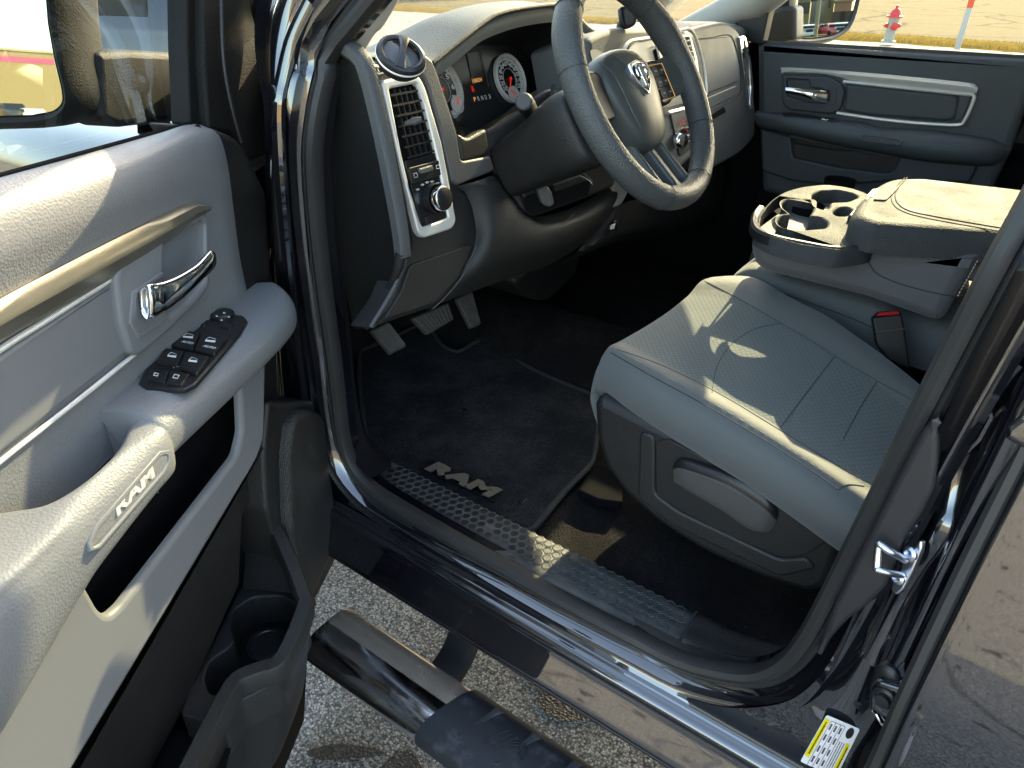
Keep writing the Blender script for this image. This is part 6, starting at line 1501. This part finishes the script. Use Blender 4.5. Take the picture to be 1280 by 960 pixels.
pl('cubby_rail', 'black_smooth', FD, SDf, [(990, 172, 3), (1075, 183, 3), (1073, 189, 3), (1050, 189), (995, 180, 3)], .01, .003, 0, off=.012)
MB().sweep([SDf(*p, -.02) for p in [(940, 52), (1100, 61), (1300, 73)]], [(-.005, -.01), (-.006, .004), (.004, .006), (.006, -.01)], REF).build('belt_seal', 'rubber', FD)
# far window frame, sail, glass
pl('sail_trim', 'black_smooth', FD, SY(2.41), [(907, 22), (922, 33), (938, 54), (952, 56), (960, 20), (968, -10), (985, -80), (950, -80), (915, 0)], .05, .006, 3)
m = MB(); m.add([mir((-.92, .78, 1.38)), mir((.0, .80, 1.38)), mir((.0, .88, 1.86)), mir((-.62, .88, 1.86))], [(0, 1, 2, 3)]); m.build('window_pane', 'window_glass', FD)
# far mirror
mp_ = SY(2.86)(1028, 20); vv2 = (EYE-mp_).normalized(); rr2 = V((.66, .74, .008)).normalized(); mn = (vv2+rr2).normalized(); SM = plane(mp_, mn)
pl('mirror_glass', 'mirror_silver', FD, SM, [(1000, -150), (994, 20), (993, 46, 5), (1012, 48), (1040, 44, 8), (1058, 34, 10), (1066, 15, 8), (1072, -10), (1090, -150)], .003, .0005, 4)  # glass and housing extended above the view to block sun on the floor
ib = rs([SM(p.x, p.y, -.002) for p in fil([(999, -151), (993, 20), (992, 47, 5), (1012, 49), (1041, 45, 8), (1059, 35, 10), (1067, 15, 8), (1073, -10), (1091, -151)], 5)], 60)
ob_ = rs([SM(p.x, p.y, .003) for p in fil([(992, -165), (986, 20), (985, 54, 8), (1014, 54), (1044, 49, 8), (1063, 38, 10), (1072, 15, 8), (1077, -10), (1098, -165)], 7)], 60)
c = sum(ob_, V((0, 0, 0)))/60
m = MB(); m.grid([ib, [p.lerp(q, .5)+mn*.006 for p, q in zip(ib, ob_)], ob_]+[[c+(p-c)*k_-mn*d_ for p in ob_] for k_, d_ in ((1.04, .02), (1.05, .06), (.95, .12), (.7, .17), (.02, .18))], cv=True)
m.build('mirror_housing', 'black_plastic', FD, 'black mirror housing outside the passenger window')
pl('mirror_mount', 'black_plastic', FD, SY(2.62), [(955, 18, 6), (975, 6, 8), (995, 8), (995, 50), (975, 54), (952, 52)], .08, .015, 6)

SUN_EL, SUN_AZ, EXPO = 30, 86, 2.9

# ------------------------------------------------------------------ far things seen in the mirrors
def bld(name, lab, x, y, w, d, h, mt='stucco', ang=0., roof='roof_dark', bands=(), wins=(), cat='building', gable=False):
    root = empty(name, (x, y, 0), lab, cat); M3 = Matrix.Rotation(ang, 3, 'Z'); c = V((x, y, 0))
    m = MB(); m.box(c+V((0, 0, h/2)), (w, d, h), M3); m.build('wall', mt, root)
    m = MB()
    if gable:
        P = [c+M3@V(q) for q in [(-w*.55, -d*.55, h), (w*.55, -d*.55, h), (w*.55, d*.55, h), (-w*.55, d*.55, h), (0, 0, h+w*.32)]]
        m.add(P, [(0, 1, 4), (1, 2, 4), (2, 3, 4), (3, 0, 4)])
    else: m.box(c+V((0, 0, h+.12)), (w+.4, d+.4, .25), M3)
    m.build('roof', roof, root)
    for z0, z1, bm in bands:
        m = MB(); m.box(c+V((0, 0, (z0+z1)/2)), (w+.06, d+.06, z1-z0), M3); m.build('painted_band', bm, root)
    for (u, z, ww, hh, side) in wins:
        m = MB(); p = V((u, side*d/2, z)) if abs(side) == 1 else V((side/2*w/2, u, z))
        m.box(c+M3@p, (ww, .12, hh) if abs(side) == 1 else (.12, ww, hh), M3); m.build('window', 'car_window', root)
    return root
def car(name, lab, cat, p, ang, body, pickup=False, group=None):
    root = empty(name, p, lab, cat, group); M3 = Matrix.Rotation(ang, 3, 'Z'); c = V(p)
    m = MB()
    prof = [(-2.3, .35), (-2.35, .65), (-2.25, .85), (-1.3, .98), (-.75, 1.42), (.75, 1.45), (1.45, 1.0), (2.2, .95), (2.3, .7), (2.25, .35)] if not pickup else \
           [(-2.7, .45), (-2.75, 1.05), (-2.6, 1.2), (-1.5, 1.28), (-.95, 1.82), (.7, 1.85), (.95, 1.3), (2.7, 1.25), (2.75, .5)]
    w = .9 if not pickup else .98
    rows = []
    for y, k in ((-w, .0), (-w*.97, 1), (w*.97, 1), (w, .0)):
        rows.append([c+M3@V((x*(1 if k else .985), y*(1-.16*max(0, z-1)), z if k else .35+(z-.35)*.96)) for x, z in prof])
    m.grid(rows); m.cap(rows[0]); m.cap(rows[-1]); m.build('body', body, root)
    m = MB(); hz = (1.05, 1.36) if not pickup else (1.36, 1.74)
    for sy in (-1, 1): m.box(c+M3@V((0, sy*w*.93, sum(hz)/2)), (1.5, .1, hz[1]-hz[0]), M3, .03)
    fx = -1.05 if not pickup else -1.25
    m.build('side_window', 'car_window', root)
    m = MB(); m.box(c+M3@V((fx, 0, sum(hz)/2-.02)), (.46, w*1.55, hz[1]-hz[0]-.04), M3 @ Matrix.Rotation(RAD(-2), 3, 'Y'), .04); m.build('windscreen', 'car_window', root)
    m = MB(); m.box(c+M3@V((-2.33 if not pickup else -2.76, 0, .8)), (.08, 1.1, .32), M3, .02); m.build('grille', 'black_smooth', root)
    for sy in (-1, 1):
        m = MB(); m.box(c+M3@V((-2.3 if not pickup else -2.74, sy*.7, .85)), (.12, .3, .18), M3, .03); m.build('headlight', 'pale_metal', root)
    for x in (-1.45, 1.45):
        for sy in (-1, 1):
            m = MB(); m.lathe(c+M3@V((x, sy*w*.86, .34)), M3@V((0, sy, 0)), [(0, -.02), (.34, -.02), (.34, .14), (.2, .16), (0, .15)], 20); m.build('wheel', 'tyre', root)
    return root
def refl(pix, surf, n, dist, q=None):
    p = surf(*pix); d = (p-EYE).normalized(); r = d-2*d.dot(n)*n
    return p+r*(dist/math.hypot(r.x, r.y)), r
p0, r0 = refl((30, 70), SG, gn, 110)
ang = math.atan2(r0.y, r0.x)+math.pi/2
c0, _ = refl((20, 100), SG, gn, 118)
# wall top should appear at pixel row 62
pt, rt = refl((30, 62), SG, gn, 111); htop = pt.z
pbt, _ = refl((30, 72), SG, gn, 111); pbb, _ = refl((30, 79), SG, gn, 111)
print('wall top', htop, pbt.z, pbb.z, 'base row z', refl((30, 144), SG, gn, 111)[0].z)
bld('store_building', 'long tan store with a pink stripe reflected in the near mirror', c0.x, c0.y, 260, 16, max(6, htop-.3), 'stucco', ang, 'cream', bands=[(pbb.z, pbt.z, 'pink_band')])
pc, _ = refl((14, 134), SG, gn, 88); car('parked_pickup', 'dark pickup parked before the tan store, seen in the near mirror', 'pickup truck', (pc.x, pc.y, 0), ang+RAD(70), 'car_black', True)
pc, _ = refl((40, 138), SG, gn, 86); car('parked_car', 'pale hatchback parked right of the dark pickup, seen in the near mirror', 'car', (pc.x, pc.y, 0), ang+RAD(75), 'sedan_white')

# passenger side mirror scenery
def pm(pix, dist): return refl(pix, SM, mn, dist)[0]
angm = math.atan2(refl((1025, 20), SM, mn, 10)[1].y, refl((1025, 20), SM, mn, 10)[1].x)-math.pi/2
def place(pxl, pxr, top, dist):
    a, b = pm((pxl, top), dist), pm((pxr, top), dist)
    return (a+b)/2, (V((a.x, a.y))-V((b.x, b.y))).length, a.z
print('pm horizon', [round(pm((1025, y), 100).z, 1) for y in (0, 10, 20, 30, 40)])
c, w, h = place(997, 1012, 14, 120); bld('gabled_house', 'tan gabled building reflected at the left of the far mirror', c.x, c.y, w, 8, max(h, 5), 'stucco', angm, 'roof_dark', gable=True, wins=[(-w*.2, 3.5, 1, 1.4, -1), (w*.2, 3.5, 1, 1.4, -1)])
c, w, h = place(1013, 1031, 18, 125); bld('warehouse', 'grey metal warehouse reflected between the house and tower', c.x, c.y, w, 8, max(h, 4.5), 'pale_metal', angm)
c, w, h = place(1031, 1042, 10, 118); t = bld('clock_tower', 'tan square tower with hipped roof reflected in the far mirror', c.x, c.y, w, w, max(h, 9), 'stucco', angm, 'roof_dark', gable=True, wins=[(0, max(h, 9)-1.6, w*.4, 1.8, -1), (0, max(h, 9)-5, w*.3, 1.4, -1)])
c, w, h = place(1042, 1062, 19, 120); bld('brick_shop', 'orange brick shop reflected right of the tower', c.x, c.y, w, 8, max(h, 4), 'brick', angm, 'cream', wins=[(-w*.25, 2, 1.6, 1.6, -1), (w*.2, 2, 1.6, 1.6, -1)])
for i, (x, bd, lab) in enumerate(((1001, 'sedan_white', 'white sedan reflected below the gabled building'), (1011, 'sedan_white', 'white sedan reflected below the grey warehouse'), (1038, 'sedan_red', 'red car reflected at the foot of the tower'), (1053, 'sedan_white', 'white sedan reflected before the brick shop'))):
    c = pm((x, 31), 95); car('parked_car', lab, 'car', (c.x, c.y, 0), angm+RAD(90 if i % 2 else 60), bd, group='cars reflected in the far mirror')
c = pm((1021, 30), 55); root = empty('lamp_post', (c.x, c.y, 0), 'pale thin lamp post reflected in the far mirror', 'lamp post'); m = MB(); m.tube([V((c.x, c.y, 0)), V((c.x, c.y, 9))], [.14, .09], 10); m.build('pole', 'cream', root)
m = MB(); m.box(V((c.x+.5, c.y, 9.05)), (1.2, .35, .12), r=.05); m.build('lamp_head', 'pale_metal', root)
# grass strip behind the truck on the far side, seen in the mirror
m = MB(); 
A = [pm((985, 34.2), 78), pm((1075, 34.2), 78)]; B = [pm((985, 34), 84), pm((1075, 34), 84)]
m.add([(A[0].x, A[0].y, .03), (A[1].x, A[1].y, .03), (B[1].x, B[1].y, .03), (B[0].x, B[0].y, .03)], [(0, 1, 2, 3)])
# building ahead seen over the hood through the open door's window
P = ray(185, 3); d = V((P.x, P.y, 0)).normalized(); c = d*42
a2 = math.atan2(d.y, d.x)-math.pi/2
def aheadz(q): r = ray(185, q); return H+r.z*42/math.hypot(r.x, r.y)
bld('brick_store', 'brick store front beyond the hood, through the door window', c.x, c.y+0, 30, 8, 5, 'brick', a2, 'roof_dark', bands=[(.0, max(.2, aheadz(6)), 'roof_dark')])
# parked dark car just ahead
r = ray(205, 50); k = 9.5/math.hypot(r.x, r.y); p = EYE+r*k
car('parked_car', 'black car parked ahead of the hood, seen through the door window', 'car', (p.x-.4, p.y-.0, 0), RAD(25), 'car_black')

# sneakers of the photographer, mirrored in the rear door
def sneaker(c, ang, lab):
    root = empty('sneaker', c, lab, 'shoe', 'sneakers standing beside the truck'); M3 = Matrix.Rotation(ang, 3, 'Z'); c = V(c)
    def ring(s, z, w, l0, l1, n=24):
        r = []
        for k in range(n):
            a = 2*math.pi*k/n; x = math.cos(a); y = math.sin(a)
            yy = l0+(l1-l0)*(y+1)/2; r.append(c+M3@V((w*x*(1 if y > 0 else .82)*(abs(math.cos(a))**.0), yy, z)))
        return r
    m = MB(); R_ = [ring(0, 0, .046, -.135, .145), ring(0, .012, .050, -.142, .152), ring(0, .03, .048, -.14, .15)]; m.grid(R_, cv=True); m.cap(R_[0]); m.build('sole', 'sneaker_sole', root)
    def up(z, w, l0, l1, lift=0): return [p+V((0, 0, lift*max(0, math.sin(2*math.pi*k/24)))) for k, p in enumerate(ring(0, z, w, l0, l1))]
    R_ = [ring(0, .029, .046, -.138, .147), ring(0, .05, .046, -.135, .135), ring(0, .07, .040, -.13, .10), ring(0, .085, .034, -.125, .04), ring(0, .10, .030, -.12, -.01), ring(0, .101, .024, -.11, -.02), ring(0, .06, .02, -.1, -.03)]
    m = MB(); m.grid(sgrid(R_, 3, 1, True), cv=True); m.build('upper', 'sneaker_cloth', root)
    m = MB()
    for k in range(4): m.tube([c+M3@V((-.022, .01+.02*k, .088-.008*k)), c+M3@V((0, .012+.02*k, .094-.009*k)), c+M3@V((.022, .01+.02*k, .088-.008*k))], .003, 6)
    m.build('lace', 'sneaker_sole', root)
sneaker((.27, -.20, .0), RAD(25), 'pale grey sneaker on the asphalt mirrored in the rear door')
sneaker((.02, -.34, .0), RAD(-8), 'pale grey sneaker on the asphalt nearer the open door')

# ------------------------------------------------------------------ light
el, az = RAD(SUN_EL), RAD(SUN_AZ)
s = V((-math.cos(az)*math.cos(el), math.sin(az)*math.cos(el), math.sin(el)))
sun = bpy.data.lights.new('sun', 'SUN'); sun.energy = 2.0; sun.angle = RAD(.5); sun.color = (1, .88, .62)
so = bpy.data.objects.new('sun', sun); COL.objects.link(so); so.rotation_euler = s.to_track_quat('Z', 'Y').to_euler()
w = bpy.data.worlds.new('World'); SC.world = w; w.use_nodes = True
N, L = w.node_tree.nodes, w.node_tree.links
bg = N['Background']; bg.inputs['Strength'].default_value = .15
sk = N.new('ShaderNodeTexSky'); sk.sky_type = 'NISHITA'; sk.sun_disc = False; sk.sun_elevation = el; sk.sun_rotation = math.atan2(s.x, s.y)
sk.air_density = 1.0; sk.dust_density = 2.5; sk.ozone_density = 1.0
L.new(sk.outputs[0], bg.inputs['Color'])
# ------------------------------------------------------------------ camera
cam = bpy.data.cameras.new('camera'); co = bpy.data.objects.new('camera', cam); COL.objects.link(co)
Rv = V((-_a[0], _b[0], -_c[0])); Uv = V((_a[1], -_b[1], _c[1])); Fv = V((-_a[2], _b[2], -_c[2]))
Mc = Matrix((Rv, Uv, -Fv)).transposed().to_4x4(); Mc.translation = EYE
co.matrix_world = Mc
cam.sensor_width = 36; cam.lens = FPX/1280*36; cam.clip_start = .02; cam.clip_end = 2000
SC.camera = co
SC.view_settings.view_transform = 'Standard'; SC.view_settings.look = 'None'; SC.view_settings.gamma = 1; SC.view_settings.use_curve_mapping = False
SC.view_settings.exposure = EXPO
SC.view_settings.use_white_balance = True; SC.view_settings.white_balance_temperature = 7700; SC.view_settings.white_balance_tint = 6
SC.cycles.max_bounces = 10; SC.cycles.diffuse_bounces = 5; SC.cycles.glossy_bounces = 6; SC.cycles.transparent_max_bounces = 12
SC.cycles.use_denoising = True
SC.cycles.sample_clamp_indirect = 6
